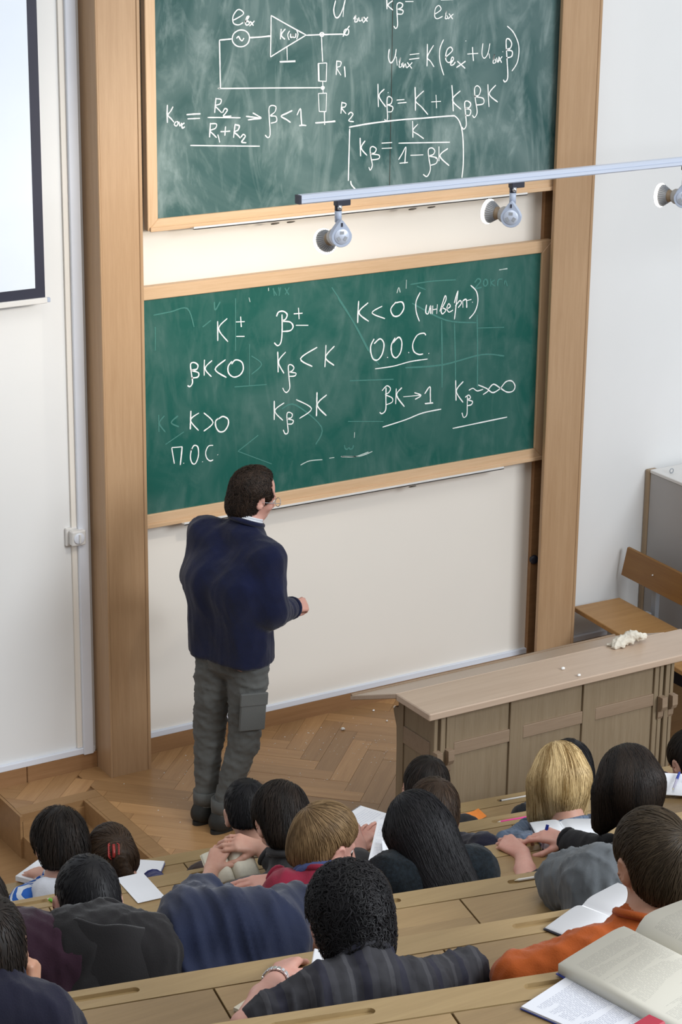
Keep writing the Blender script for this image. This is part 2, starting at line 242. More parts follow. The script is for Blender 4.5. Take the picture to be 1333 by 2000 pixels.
LOWER={"formula.005":[[4933,2142,4933,2098,4933,2047],[4984,2149,4938,2105,4987,2037],[5030,2127,5077,2123],[5055,2150,5057,2125,5059,2099],[5032,2057,5076,2052]],
"formula.006":[[5237,2002,5256,1985,5274,2001,5280,2057,5279,2135],[5249,2128,5260,2148,5286,2149,5307,2132,5299,2110,5280,2102,5323,2093,5340,2070,5325,2051,5283,2051],[5343,2130,5392,2128],[5369,2157,5373,2101],[5355,2073,5424,2065]],
"formula.007":[[4772,1853,4784,1846,4798,1864,4792,1912,4789,1953,4807,1959,4827,1944,4820,1925,4793,1923,4829,1907,4826,1887,4793,1886],[4862,1966,4860,1928,4860,1889],[4902,1957,4865,1923,4898,1879],[4974,1952,4918,1912,4978,1865],[5006,1926,5027,1944,5060,1930,5069,1895,5051,1868,5017,1862,4990,1885,4988,1918,5009,1940]],
"formula.008":[[5256,1956,5258,1902,5259,1854],[5300,1949,5261,1906,5291,1845],[5284,1774,5294,1756,5308,1749,5323,1769,5319,1820,5315,1877,5331,1882,5346,1866,5335,1851,5319,1848,5356,1838,5351,1825,5322,1826],[5475,1951,5382,1906,5448,1859],[5524,1956,5522,1903,5519,1847],[5572,1945,5522,1895,5571,1849]],
"formula.009":[[4788,1728,4786,1684,4784,1638],[4831,1712,4786,1683,4828,1626],[4856,1709,4905,1655,4855,1619],[4932,1667,4958,1677,4985,1660,4986,1631,4966,1605,4939,1605,4921,1630,4919,1659,4935,1671]],
"formula.010":[[5238,1716,5238,1667,5238,1621],[5293,1699,5241,1666,5286,1612],[5288,1565,5299,1543,5315,1549,5311,1593,5308,1639,5320,1648,5338,1636,5332,1619,5310,1617,5343,1604,5337,1588,5313,1590],[5359,1706,5446,1649,5378,1609],[5476,1727,5475,1669,5474,1607],[5531,1707,5478,1664,5530,1602]],
"formula.011":[[4698,1482,4691,1524,4685,1562],[4685,1563,4741,1559],[4740,1559,4735,1517,4729,1471],[4746,1479,4748,1476],[4790,1544,4783,1502,4793,1470,4811,1468,4826,1504,4823,1546,4803,1556,4787,1534],[4847,1471,4848,1468],[4905,1542,4880,1542,4865,1515,4870,1485,4888,1468,4905,1471],[4929,1493,4930,1491]],
"formula.012":[[5706,2153,5703,2100,5702,2044],[5760,2138,5708,2095,5765,2045],[5841,2112,5783,2085,5858,2048],[5921,2124,5891,2092,5908,2056,5942,2055,5967,2087,5956,2119,5921,2120],[6061,2157,6038,2113,6040,2062,6060,2011],[6100,2090,6096,2053,6111,2044,6124,2083,6126,2041],[6137,2082,6136,2039],[6137,2060,6160,2062],[6164,2085,6161,2037],[6179,2047,6196,2092,6209,2124,6214,2101,6188,2054,6196,2033,6215,2051,6189,2067],[6216,2054,6241,2065,6231,2081,6221,2059,6234,2038,6258,2046],[6265,2080,6274,2113,6285,2141],[6285,2141,6276,2070,6268,1997],[6271,2064,6297,2089,6307,2075,6288,2054],[6314,2087,6317,2051],[6316,2087,6336,2090,6340,2048],[6338,2084,6367,2088],[6373,2074,6376,2071],[6360,2160,6396,2125,6407,2073,6391,2023,6357,1990]],
"formula.013":[[5798,1954,5778,1915,5790,1859,5819,1845,5846,1872,5855,1922,5832,1950,5798,1929],[5876,1852,5880,1849],[5920,1945,5898,1909,5904,1862,5927,1843,5953,1868,5959,1918,5940,1945,5906,1920],[5999,1862,6003,1858],[6100,1936,6087,1948,6049,1942,6024,1902,6031,1863,6061,1843,6086,1843],[6118,1842,6122,1840],[5806,1802,5914,1802,6012,1813,6114,1813]],
"formula.014":[[5837,1577,5851,1568,5872,1585,5872,1646,5872,1699],[5849,1685,5876,1707,5898,1690,5887,1670,5869,1663,5908,1641,5909,1619,5873,1610],[5932,1686,5931,1647,5930,1606],[5965,1686,5935,1651,5982,1586],[5974,1638,6077,1632],[6040,1650,6079,1631,6044,1615],[6101,1636,6131,1669,6135,1628,6137,1587],[6103,1586,6152,1584],[6106,1583,6154,1581],[5856,1498,5990,1517,6090,1538,6203,1543]],
"formula.015":[[6286,1682,6289,1625,6292,1575],[6333,1670,6292,1625,6335,1560],[6330,1507,6341,1481,6360,1492,6361,1545,6361,1588],[6347,1585,6368,1594,6380,1578,6364,1570,6392,1558,6386,1542,6360,1539],[6368,1619,6393,1626,6420,1609,6456,1613],[6424,1640,6488,1606,6456,1585],[6487,1606,6518,1631,6560,1607,6604,1579,6642,1579,6654,1604,6633,1633,6596,1634,6561,1603,6519,1587,6490,1604],[6276,1432,6452,1439,6612,1445]],
"old_chalk_mark":[[5386,1372,5438,1386,5510,1381],[5549,1383,5578,1382],[5616,1381,5695,1369,5776,1381],[5100,2236,5106,2214],[5205,2271,5206,2256]],
"old_chalk_mark.001":[[5618,1382,5725,1367,5799,1381],[5694,1495,5692,1466],[5925,2167,5935,2194,5944,2169],[5979,2228,5978,2184],[6530,2219,6581,2223],[6531,2221,6581,2220]]}
ERASED={"erased_drawing":[[6192,2002,6200,1829,6205,1654],[6269,1976,6279,1819,6285,1679],[6405,2004,6415,1802,6420,1626],[5983,1785,6204,1772,6439,1795,6580,1771],[6413,1936,6574,1921],[5588,2180,5695,2026,5775,1890,5830,1819],[6384,2171,6403,2189,6420,2174,6390,2142,6428,2143],[6443,2179,6437,2160,6448,2146,6462,2157,6457,2177,6443,2179],[6480,2181,6482,2142],[6506,2172,6484,2159,6510,2139],[6523,2138,6527,2170,6553,2171],[6564,2142,6569,2165,6584,2131],[5636,1437,5641,1417,5656,1415,5662,1431,5666,1413,5683,1413,5687,1429],[6003,2202,6131,2205,6271,2197],[6042,2189,6092,2167],[6015,2107,6217,1999,6401,1965],[5661,1760,5915,1735],[5654,1555,5860,1526]],
"erased_drawing.001":[[5232,2267,5237,2229],[5228,2265,5250,2230],[5260,2268,5265,2247,5271,2266],[5267,2251,5263,2226],[5294,2260,5317,2225],[5318,2261,5296,2229],[4619,1731,4619,1649],[4649,1723,4622,1690,4653,1643],[4720,1713,4684,1685,4724,1659],[4853,2123,4898,2150],[5028,2240,5027,1989],[5102,2012,5101,1806],[5022,1813,5196,1802],[5280,1670,5355,1680,5503,1548,5471,1464],[5039,1493,5150,1557],[5039,1493,5225,1402],[5553,2236,5655,2088,5764,1898],[4916,2236,4920,2196,4947,2233],[4600,2208,4687,2214,4774,2220,4809,2128],[4606,2040,4608,2152],[4652,1583,4750,1631],[5113,1953,5168,1905,5113,1863]]}
# ------------------------------------------------------------ room shell
YW = 9.235
ST = dict(kind='structure')
w = MB().box((-2, YW, -.6), (11, YW+.15, 6.2)).build('wall_front', M['wall'], **ST)
M_ = MB().box((4.46, YW-.004, .10), (6.83, YW, 5.2)).build('panel', M['panel'], w)
# white cable duct along the wall foot and up beside the left pillar
MB().box((2.2, YW-.022, .082), (4.278, YW, .112)).build('trim_1', M['duct'], bevel=.002, **ST)
MB().box((4.50, YW-.022, .084), (6.86, YW, .114)).build('trim_2', M['duct'], bevel=.002, **ST)
MB().box((7.02, YW-.022, .084), (9.0, YW, .114)).build('trim_3', M['duct'], bevel=.002, **ST)
MB().box((4.216, YW-.03, .078), (4.268, YW, 5.2)).build('trim_4', M['duct'], bevel=.003, **ST)
MB().box((4.19, YW-.012, .114), (4.216, YW, 5.2)).build('trim_5', M['panel'], **ST)
bb = MB().box((2.2, YW-.02, -.1), (3.92, YW, .083)).build('baseboard_front', M['skirting'], bevel=.003, **ST)
MB().box((3.923, YW-.02, -.1), (4.29, YW, .083)).build('skirting_board', M['skirting'], bb, bevel=.003)
MB().box((4.49, YW-.02, -.1), (6.80, YW, .085)).build('skirting_board', M['skirting'], bb, bevel=.003)
MB().box((6.99, YW-.02, -.2), (9.0, YW, .085)).build('skirting_board', M['skirting'], bb, bevel=.003)

def pillar(name, x0, x1, label, slot_left):
    t = thing(name, label, 'pillar', (x0, 9.06, -.2))
    yf = 9.059
    p = M['pillar']
    MB().box((x0+.012, yf+.004, -.2), (x1-.018, yf+.026, 5.2)).build('fascia', p, t)
    MB().box((x0, yf, -.2), (x0+.011, yf+.026, 5.2)).build('edge_strip', p, t, bevel=.003)
    MB().box((x1-.017, yf, -.2), (x1, yf+.026, 5.2)).build('edge_strip', p, t, bevel=.003)
    if slot_left:      # boards slide into the left flank
        MB().box((x0+.10, yf+.026, -.2), (x1-.02, YW, 5.2)).build('core', M['pillar_dark'], t)
        MB().box((x1-.02, yf+.026, -.2), (x1-.002, YW, 5.2)).build('side_board', p, t)
        MB().box((x0+.045, YW-.03, -.2), (x0+.10, YW, 5.2)).build('shade_strip', M['skirting'], t)  # wood strip stands in for soft shading where the wall meets the slot
        MB().box((x0+.055, yf+.07, -.2), (x0+.10, yf+.08, 5.2)).build('guide_rail', M['pillar_dark'], t)
    else:
        MB().box((x0+.02, yf+.026, -.2), (x1-.10, YW, 5.2)).build('core', M['pillar_dark'], t)
        MB().box((x0+.002, yf+.026, -.2), (x0+.02, YW, 5.2)).build('side_board', p, t)
        MB().box((x1-.10, YW-.03, -.2), (x1-.06, YW, 5.2)).build('shade_strip', M['skirting'], t)
    return t
pillar('wooden_pillar', 4.288, 4.502, 'oak clad pillar left of the chalkboards beside the white cable duct', False)
pr_ = pillar('wooden_pillar', 6.784, 7.027, 'oak clad pillar right of the chalkboards with a dark slot in its flank', True)
r_ = MB(); r_.lathe((6.845, 9.20, .62), (-.3, -1, 0), [(.018, -.012), (.024, -.006), (.024, .006), (.016, .012)], 16)
r_.build('guide_roller', M['black'], pr_, True)

# ------------------------------------------------------------ floor: platform with herringbone planks, steps at both sides
# platform outline (top z = 0): left edge x=4.085 in front, x=3.754 near the wall
fl = MB()
fl.prism([(3.754, 8.91, -.03), (4.085, 8.91, -.03), (4.085, 6.6, -.03), (6.45, 6.3, -.03), (6.45, YW, -.03), (3.754, YW, -.03)], (0, 0, .022))
floor = fl.build('floor', M['floor_gap'], **ST)
def herring(x0, x1, y0, y1, inside, z, W, L):
    """45-degree herringbone; returns plank centres + angle"""
    out = []
    c = math.cos(math.pi/4)
    n = int(L/W + .5)
    for i in range(-60, 60):
        for j in range(-12, 13):
            for k in (0, 1):
                # classic lattice: plank k=0 lies along u, k=1 along v
                u = i*W + j*2*L*.5; v = i*W - j*2*L*.5
                if k == 0: cu, cv, a = u + L/2, v + W/2, 0
                else: cu, cv, a = u + W/2 , v + W + L/2 , 1
                x = 5.25 + (cu-cv)*c; y = 7.9 + (cu+cv)*c
                if x0-.3 < x < x1+.3 and y0-.3 < y < y1+.3 and inside(x, y): out.append((x, y, a))
    return out
PW, PL = .098, .49
def inside(x, y):
    return (x > 4.0 or (y > 8.8 and x > 3.6)) and y < 9.40 and y > 7.5 and x < 6.35 and not (x > 5.05 and y < 7.9)
base_me = []
for s_ in range(1):
    b_ = MB().box((-PL/2+.0006, -PW/2+.0006, -.012), (PL/2-.0006, PW/2-.0006, 0))
    me = bpy.data.meshes.new('plank'); me.from_pydata(b_.v, [], b_.f); me.update(); me.materials.append(M['plank']); base_me.append(me)
planks = herring(3.7, 6.45, 7.0, 9.25, inside, 0, PW, PL)
def clip_plank(x, y, a):
    """cut a plank to the platform outline, returns a polygon in world xy"""
    th = math.pi/4 + a*math.pi/2; u = (math.cos(th), math.sin(th)); v = (-u[1], u[0]); hl, hw = PL/2-.0006, PW/2-.0006
    P = [(x+u[0]*i*hl+v[0]*j*hw, y+u[1]*i*hl+v[1]*j*hw) for i, j in ((-1,-1),(1,-1),(1,1),(-1,1))]
    def half(P, nx, ny, d):
        Q = []
        for k in range(len(P)):
            p, q = P[k], P[(k+1) % len(P)]; sp = p[0]*nx+p[1]*ny-d; sq = q[0]*nx+q[1]*ny-d
            if sp >= 0: Q.append(p)
            if sp*sq < 0: f = sp/(sp-sq); Q.append((p[0]+(q[0]-p[0])*f, p[1]+(q[1]-p[1])*f))
        return Q
    full = len(P); Q = half(P, 0, -1, -(YW-.02))
    if Q and x < 4.45:           # platform corner: keep the larger of the two pieces outside the border boards
        A = half(Q, 1, 0, 4.165); B = half(half(Q, 0, 1, 8.987), 1, 0, 3.758) if Q else []
        ar = lambda S: abs(sum(S[k][0]*S[(k+1) % len(S)][1]-S[(k+1) % len(S)][0]*S[k][1] for k in range(len(S))))/2 if len(S) > 2 else 0
        Q = A if ar(A) >= ar(B) else B
    if Q: Q = half(Q, 0, 1, 7.601)
    return P, Q
cnt = 0
for (x, y, a) in planks:
    P, Q = clip_plank(x, y, a)
    if len(Q) < 3: continue
    cnt += 1
    if len(Q) == 4 and all(abs(p[0]-q[0])+abs(p[1]-q[1]) < 1e-6 for p, q in zip(P, Q)):
        o = bpy.data.objects.new('plank', base_me[0]); COL.objects.link(o); o.parent = floor; o.location = (x, y, random.uniform(-.0006, .0006)); o.rotation_euler = (0, 0, math.pi/4 + a*math.pi/2)
    else:
        b_ = MB().prism([(p[0]-x, p[1]-y, -.012) for p in Q], (0, 0, .012)); 
        th = math.pi/4 + a*math.pi/2; c_, s_ = math.cos(-th), math.sin(-th)
        b_.v = [(vx*c_-vy*s_, vx*s_+vy*c_, vz) for vx, vy, vz in b_.v]
        o = b_.build('plank', M['plank'], floor); o.location = (x, y, 0); o.rotation_euler = (0, 0, th)
print('PLANKS', cnt)
# border boards, risers, lower floor
MB().box((4.085, 6.72, -.03), (4.163, 8.905, .001)).build('border_board', M['step'], floor)
MB().box((3.754, 8.908, -.03), (4.163, 8.985, .001)).build('border_board', M['step'], floor)
MB().box((4.163, 6.4, -.03), (6.3, 7.60, -.0005)).build('border_board', M['step'], floor)
MB().box((4.07, 6.72, -.25), (4.085, 8.91, -.001)).build('riser', M['step'], floor)
MB().box((3.754, 8.895, -.25), (4.07, 8.91, -.03)).build('riser', M['step'], floor)
MB().box((3.742, 8.895, -.25), (3.756, YW, -.001)).build('riser', M['step'], floor)
MB().box((3.754, 7.4, -.25), (4.07, 8.895, -.105)).build('step_tread', M['step'], floor)
MB().box((-1, 6.0, -.35), (4.09, YW, -.215)).build('floor', M['step'], **ST)
MB().box((6.45, 5.5, -.35), (10, YW, -.14)).build('floor', M['step'], **ST)

# ------------------------------------------------------------ chalkboards
def smooth_line(q):
    P = [(q[i]/1000, q[i+1]/1000) for i in range(0, len(q), 2)]
    if len(P) < 3: return P
    out = []; n = len(P); closed = abs(P[0][0]-P[-1][0])+abs(P[0][1]-P[-1][1]) < .003
    for i in range(n-1):
        a = P[i-1] if i > 0 else (P[-2] if closed else P[0]); b, c = P[i], P[i+1]; d = P[i+2] if i+2 < n else (P[1] if closed else P[-1])
        for k in range(5):
            t = k/5; t2 = t*t; t3 = t2*t
            out.append(tuple(.5*(2*b[j]+(c[j]-a[j])*t+(2*a[j]-5*b[j]+4*c[j]-d[j])*t2+(3*b[j]-a[j]-3*c[j]+d[j])*t3) for j in (0, 1)))
    out.append(P[-1]); return out
def chalk_mesh(strokes, y, width):
    b = MB(); y0 = y
    for si, q in enumerate(strokes):
        y = y0-.00007*(si % 12)
        L = smooth_line(q); n = len(L); V = []
        wv = width*random.uniform(.85, 1.15)
        for i, p in enumerate(L):
            a = L[max(0, i-1)]; c = L[min(n-1, i+1)]; dx, dz = c[0]-a[0], c[1]-a[1]; l = math.hypot(dx, dz) or 1
            h = wv*.5*(.86+.28*noise.noise((p[0]*60, p[1]*60, 3)))*(.72 if i in (0, n-1) else 1)
            V += [(p[0]-dz/l*h, y, p[1]+dx/l*h), (p[0]+dz/l*h, y, p[1]-dx/l*h)]
        b.add(V, [(2*i, 2*i+1, 2*i+3, 2*i+2) for i in range(n-1)])
    return b
def board(name, label, x0, x1, z0, z1, y, surf, fr, tray_x, hooks):
    """y = plane of the writing surface; frame stands .012 proud of it"""
    t = thing(name, label, 'chalkboard', ((x0+x1)/2, y, z0))
    MB().box((x0+.02, y, z0+.03), (x1-.02, y+.02, z1-.03)).build('writing_surface', surf, t)
    yf, yb = y-.012, y+.028
    def rail(nm, poly, ext, mat): MB().prism(poly, ext).build(nm, mat, t, bevel=.003)
    rail('frame_rail', [(x0, yf, z0), (x1, yf, z0), (x1-fr, yf, z0+fr), (x0+fr, yf, z0+fr)], (0, yb-yf, 0), M['frame_x'])
    rail('frame_rail', [(x0, yf, z1), (x0+fr, yf, z1-fr), (x1-fr, yf, z1-fr), (x1, yf, z1)], (0, yb-yf, 0), M['frame_x'])
    rail('frame_stile', [(x0, yf, z0), (x0+fr, yf, z0+fr), (x0+fr, yf, z1-fr), (x0, yf, z1)], (0, yb-yf, 0), M['frame_z'])
    rail('frame_stile', [(x1, yf, z0), (x1, yf, z1), (x1-fr, yf, z1-fr), (x1-fr, yf, z0+fr)], (0, yb-yf, 0), M['frame_z'])
    MB().box((x0+.01, yf-.008, z0-.004), (x1-.005, yf, z0+.016)).build('lower_moulding', M['frame_x'], t, bevel=.002)
    tr = MB(); tx0, tx1 = tray_x
    tr.box((tx0, yf-.034, z0-.008), (tx1, yf-.001, z0-.002)); tr.box((tx0, yf-.034, z0-.008), (tx1, yf-.030, z0+.006))
    tr.build('chalk_tray', M['white_plastic'], t, bevel=.001)
    for hx in hooks:
        h = MB().lathe((hx, yf-.012, z0-.022), (0, -.35, -1), [(.005, -.003), (.017, -.002), (.019, .002), (.010, .004)], 14)
        h.v = [(hx+(a-hx)*1.1, b, c) for a, b, c in h.v]
        h.build('handle', M['handle'], t, True)
    return t
bu = board('chalkboard', 'dusty upper chalkboard raised above, with an amplifier circuit and formulas in chalk', 4.548, 6.872, 2.612, 3.95, 9.115, M['board_up'], .052, (4.763, 6.62), (5.198, 5.283, 5.957, 6.066))
bl = board('chalkboard', 'clean green lower chalkboard behind the lecturer with chalked inequalities', 4.47, 6.848, 1.192, 2.345, 9.165, M['board_low'], .062, (4.724, 6.572), (6.026,))
def write(par, data, y, mat, wdt, label=None):
    for k, st in data.items():
        nm = k.split('.')[0]
        if nm.startswith('erased'): chalk_mesh(st, y, wdt).build(nm, mat, par, kind='stuff'); continue
        # strokes that touch or nearly touch form one written piece
        bx = [(min(q[0::2])-14, max(q[0::2])+14, min(q[1::2])-10, max(q[1::2])+10) for q in st]; gid = list(range(len(st)))
        for a in range(len(st)):
            for c in range(a):
                if bx[a][0] < bx[c][1] and bx[c][0] < bx[a][1] and bx[a][2] < bx[c][3] and bx[c][2] < bx[a][3]:
                    ga, gc = gid[a], gid[c]; gid = [gc if g == ga else g for g in gid]
        for g in sorted(set(gid)): chalk_mesh([q for q, h in zip(st, gid) if h == g], y, wdt).build('chalk_'+nm if not nm.startswith('old') else nm, mat, par)
write(bu, UPPER, 9.115-.0012, M['chalk'], .0066)
write(bl, {k: v for k, v in LOWER.items() if not k.startswith('old')}, 9.165-.0014, M['chalk'], .0071)
write(bl, {k: v for k, v in LOWER.items() if k.startswith('old')}, 9.165-.0012, M['old_chalk'], .0055)
write(bl, ERASED, 9.165-.0008, M['ghost_chalk'], .008)
# seam down the middle of the upper board
MB().box((5.838, 9.1140, 2.67), (5.841, 9.1146, 3.9)).build('panel_seam', M['pillar_dark'], bu)

# ------------------------------------------------------------ projection screen, switch
t = thing('projection_screen', 'white projection screen with a black border hanging at the left edge', 'screen', (3.4, 9.15, 2.33))
MB().box((1.6, 9.15, 2.40), (4.012, 9.153, 5.0)).build('screen_surface', M['screen_white'], t)
MB().box((1.5, 9.1535, 2.352), (4.06, 9.156, 5.0)).build('border', M['screen_black'], t)
MB().box((1.45, 9.142, 2.328), (4.066, 9.166, 2.354)).build('bottom_bar', M['white_plastic'], t, bevel=.003)
MB().box((4.066, 9.145, 2.331), (4.082, 9.163, 2.351)).build('end_cap', M['lamp_grey'], t, bevel=.002)
t = thing('wall_switch', 'white rotary switch box on the wall beside the left pillar', 'switch', (4.2, YW, 1.14))
MB().box((4.158, YW-.016, 1.145), (4.222, YW, 1.232)).build('back_plate', M['white_plastic'], t, bevel=.003)
MB().box((4.172, YW-.055, 1.152), (4.242, YW-.016, 1.224)).build('box', M['white_plastic'], t, bevel=.005)
MB().lathe((4.207, YW-.055, 1.188), (0, -1, 0), [(.027, -.002), (.027, .004), (.024, .006)], 20).build('dial', M['duct'], t, True)
MB().box((4.203, YW-.068, 1.166), (4.211, YW-.058, 1.210)).build('knob', M['white_plastic'], t, bevel=.002)

# ------------------------------------------------------------ light rail with spot lamps
RY, RZ = 7.40, 3.055
t = thing('light_rail', 'pale aluminium lighting track crossing in front of the upper chalkboard', 'light rail', (4.34, RY, RZ))
rl = MB(); 
rl.prism([(4.337, RY-.017, RZ-.012), (4.337, RY-.012, RZ-.017), (4.337, RY+.012, RZ-.017), (4.337, RY+.017, RZ-.012), (4.337, RY+.017, RZ+.014), (4.337, RY+.012, RZ+.018), (4.337, RY-.012, RZ+.018), (4.337, RY-.017, RZ+.014)], (3.9, 0, 0))
rl.build('track', M['alu'], t)
MB().box((4.34, RY-.0185, RZ+.0015), (8.2, RY-.0165, RZ+.0035)).build('groove_line', M['lamp_grey'], t)
MB().prism([(4.327, RY-.016, RZ-.016), (4.327, RY+.016, RZ-.016), (4.327, RY+.016, RZ+.017), (4.327, RY-.016, RZ+.017)], (.011, 0, 0)).build('end_cap', M['black'], t)
for rx in (6.7, 8.0):
    MB().cyl((rx, RY, RZ+.018), (rx, RY, 6.0), .006, 8).build('suspension_rod', M['steel'], t)
def spot(i, x, label, turn, aim):
    """lamp under the track: black adapter, stem, flat pear-shaped cover (facing the room), drum and a lit reflector bulb facing the board"""
    t = thing('spot_lamp', label, 'lamp', (x, RY, RZ-.18), 'spot lamps on the track')
    z0 = RZ-.017
    MB().box((x-.014, RY-.014, z0-.022), (x+.048, RY+.014, z0)).build('adapter', M['black'], t, bevel=.002)
    MB().cyl((x, RY, z0-.040), (x, RY, z0-.016), .0145, 12).build('adapter_collar', M['black'], t, True)
    MB().cyl((x, RY-.010, z0-.036), (x, RY-.010, z0-.018), .0095, 12).build('swivel_pin', M['chrome'], t, True)
    MB().cyl((x, RY, z0-.085), (x, RY, z0-.036), .0135, 14).build('stem', M['lamp_grey'], t, True)
    zc = z0-.133; c, s = math.cos(turn), math.sin(turn); fw = V3((s, c, 0)); rt = V3((c, -s, 0))       # fw points to the board
    O = V3((x, RY, zc))
    # pear-shaped plate
    pts = []
    for k in range(22):
        a = math.pi*2*k/22; px, pz = math.sin(a)*.040, math.cos(a)*.040
        if pz > .008: px *= 1 - .62*min(1, (pz-.008)/.032); pz = pz*1.52
        pts.append(O + rt*px*1.05 + V3((0, 0, pz*1.05)) - fw*.044)
    MB().prism(pts, fw*.030).build('cover_plate', M['lamp_grey'], t, bevel=.0015)
    MB().lathe(O - fw*.044, -fw, [(.030, -.001), (.030, .0015), (.0285, .003)], 22).build('cover_disc', M['alu'], t, True)
    for k in range(3):
        a = math.radians(60 + 120*k + 30); q = O - fw*.0478 + rt*math.cos(a)*.015 + V3((0, 0, math.sin(a)*.015))
        MB().obox(q, (rt*math.cos(a)+V3((0, 0, math.sin(a))), rt*-math.sin(a)+V3((0, 0, math.cos(a))), fw), (.006, .008, .0008)).build('vent', M['steel'], t)
    MB().obox(O - fw*.045 + V3((0, 0, .046)), (rt, fw, (0, 0, 1)), (.0028, .003, .007)).build('screw_slot', M['black'], t)
    A = V3(aim).normalized()
    d = MB().lathe(O + fw*-.012, A, [(.034, -.004), (.034, .02), (.032, .042), (.026, .052)], 22); d.build('drum', M['lamp_body'], t, True)
    MB().lathe(O - fw*.012, A, [(.024, .050), (.023, .064), (.026, .066), (.026, .072)], 18).build('socket', M['brown_edge'], t, True)
    MB().lathe(O - fw*.012, A, [(.024, .070), (.034, .085), (.043, .100), (.0465, .106), (.0455, .1065), (.03, .09), (.01, .08)], 26).build('reflector', M['lamp_body'], t, True)
    fins = MB(); u = A.orthogonal().normalized(); w_ = A.cross(u)
    for k in range(30):
        a = 2*math.pi*k/30; e = u*math.cos(a)+w_*math.sin(a); q = O - fw*.012 + A*.088 + e*.037
        fins.obox(q, ((A*.028+e*.018), e.cross(A), (e*.028-A*.018)), (.017, .0011, .002))
    fins.build('fins', M['steel'], t)
    MB().lathe(O - fw*.012, A, [(.0475, .104), (.0500, .106), (.0510, .110), (.0490, .116), (.038, .120), (.020, .122)], 26).build('glass', M['bulb'], t, True)
    L = bpy.data.lights.new('spot_beam', 'SPOT'); L.energy = SPOT_W; L.color = (1.0, .90, .76); L.spot_size = math.radians(100); L.spot_blend = .9; L.shadow_soft_size = .03
    lo = bpy.data.objects.new('beam', L); COL.objects.link(lo); lo.parent = t; pos = O + A*.135; lo.location = pos - t.location
    lo.rotation_euler = A.to_track_quat('-Z', 'Y').to_euler()
SPOT_W = 30
spot(0, 4.510, 'left spot lamp hanging on the track in front of the upper chalkboard', math.radians(12), (-.02, 1, -.42))
spot(1, 5.328, 'middle spot lamp on the track in front of the right end of the chalkboard', math.radians(42), (-.42, 1, .05))
spot(2, 6.215, 'right spot lamp on the track, cut by the right edge of the photo', math.radians(42), (-.42, 1, -.05))
# ------------------------------------------------------------ lecturer's table
TZ, TX0, TX1, TY0, TYS = .90, 4.862, 6.40, 7.209, 7.467
t = thing('lecture_table', 'long oak lecture table with panelled front and sloped writing leaf', 'table', (5.5, 7.4, 0))
lt, lz, lx = M['lectern_top'], M['lectern_z'], M['lectern_x']
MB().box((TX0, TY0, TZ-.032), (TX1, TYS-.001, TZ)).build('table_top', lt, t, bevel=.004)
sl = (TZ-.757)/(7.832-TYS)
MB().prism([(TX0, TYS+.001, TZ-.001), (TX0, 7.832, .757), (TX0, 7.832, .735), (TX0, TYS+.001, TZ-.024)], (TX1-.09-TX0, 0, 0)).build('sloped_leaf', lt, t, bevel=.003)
MB().box((TX0, 7.818, .757), (TX1-.09, 7.830, .768)).build('pencil_stop', lx, t, bevel=.002)
PX0, PX1, PY = 4.945, 6.185, 7.268
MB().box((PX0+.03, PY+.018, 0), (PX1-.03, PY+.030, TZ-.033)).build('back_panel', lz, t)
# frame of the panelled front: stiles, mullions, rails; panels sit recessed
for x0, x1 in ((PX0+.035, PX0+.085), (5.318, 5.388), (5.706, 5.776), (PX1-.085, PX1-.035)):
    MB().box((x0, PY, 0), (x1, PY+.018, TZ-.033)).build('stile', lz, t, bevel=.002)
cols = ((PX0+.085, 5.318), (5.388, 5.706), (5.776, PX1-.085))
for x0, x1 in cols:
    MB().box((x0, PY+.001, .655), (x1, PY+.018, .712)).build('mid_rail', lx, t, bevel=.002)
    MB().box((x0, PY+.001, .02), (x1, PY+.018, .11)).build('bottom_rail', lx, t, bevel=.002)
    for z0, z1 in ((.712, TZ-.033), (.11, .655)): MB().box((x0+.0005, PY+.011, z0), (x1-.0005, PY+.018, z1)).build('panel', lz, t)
def corner(x, side):
    """corner post with a small turned-down bracket block, front and side face"""
    MB().box((x-.012, PY-.012, 0), (x+.012, PY+.02, TZ-.033)).build('corner_post', lz, t, bevel=.002)
    for dx in (-.030, .028):
        pf = [(x+dx-.016, PY-.004, .70), (x+dx-.016, PY-.038, .70), (x+dx-.016, PY-.040, .655), (x+dx-.016, PY-.030, .635), (x+dx-.016, PY-.014, .628), (x+dx-.016, PY-.012, .60), (x+dx-.016, PY-.004, .585)]
        MB().prism(pf, (.030, 0, 0)).build('bracket', lx, t, bevel=.001)
    for dx in (-.032, .030):
        MB().box((x+dx-.009, PY-.006, .02), (x+dx+.009, PY+.014, TZ-.034)).build('pilaster', lz, t, bevel=.002)
corner(PX0+.02, -1); corner(PX1-.02, 1)
def side_end(x, s):
    y0, y1 = PY+.03, 7.60
    MB().box((x, y0, .0), (x+s*.018, y0+.045, TZ-.033)).build('stile', lz, t, bevel=.002)
    for z0, z1 in ((TZ-.095, TZ-.034), (.62, .70), (.02, .11)):
        MB().box((min(x, x+s*.018), y0+.045, z0), (max(x, x+s*.018), y1-.05, z1)).build('side_rail', lx, t, bevel=.002)
    MB().box((min(x+s*.006, x+s*.014), y0+.045, .11), (max(x+s*.006, x+s*.014), y1-.05, TZ-.034)).build('side_panel', lz, t)
    # rear upright with a curved shoulder, carries the leaf
    pr = [(x, y1-.05, 0), (x, y1, 0), (x, y1, .60), (x, y1+.004, .68), (x, y1+.022, .725), (x, y1+.03, .75), (x, y1+.022, .765), (x, y1-.01, .772), (x, y1-.01, .80), (x, y1+.10, .80), (x, y1+.05, TZ-.075), (x, y1-.05, TZ-.034)]
    MB().prism(pr, (s*.03, 0, 0)).build('rear_upright', lz, t, bevel=.001)
side_end(PX0+.012, 1); side_end(PX1-.012, -1)
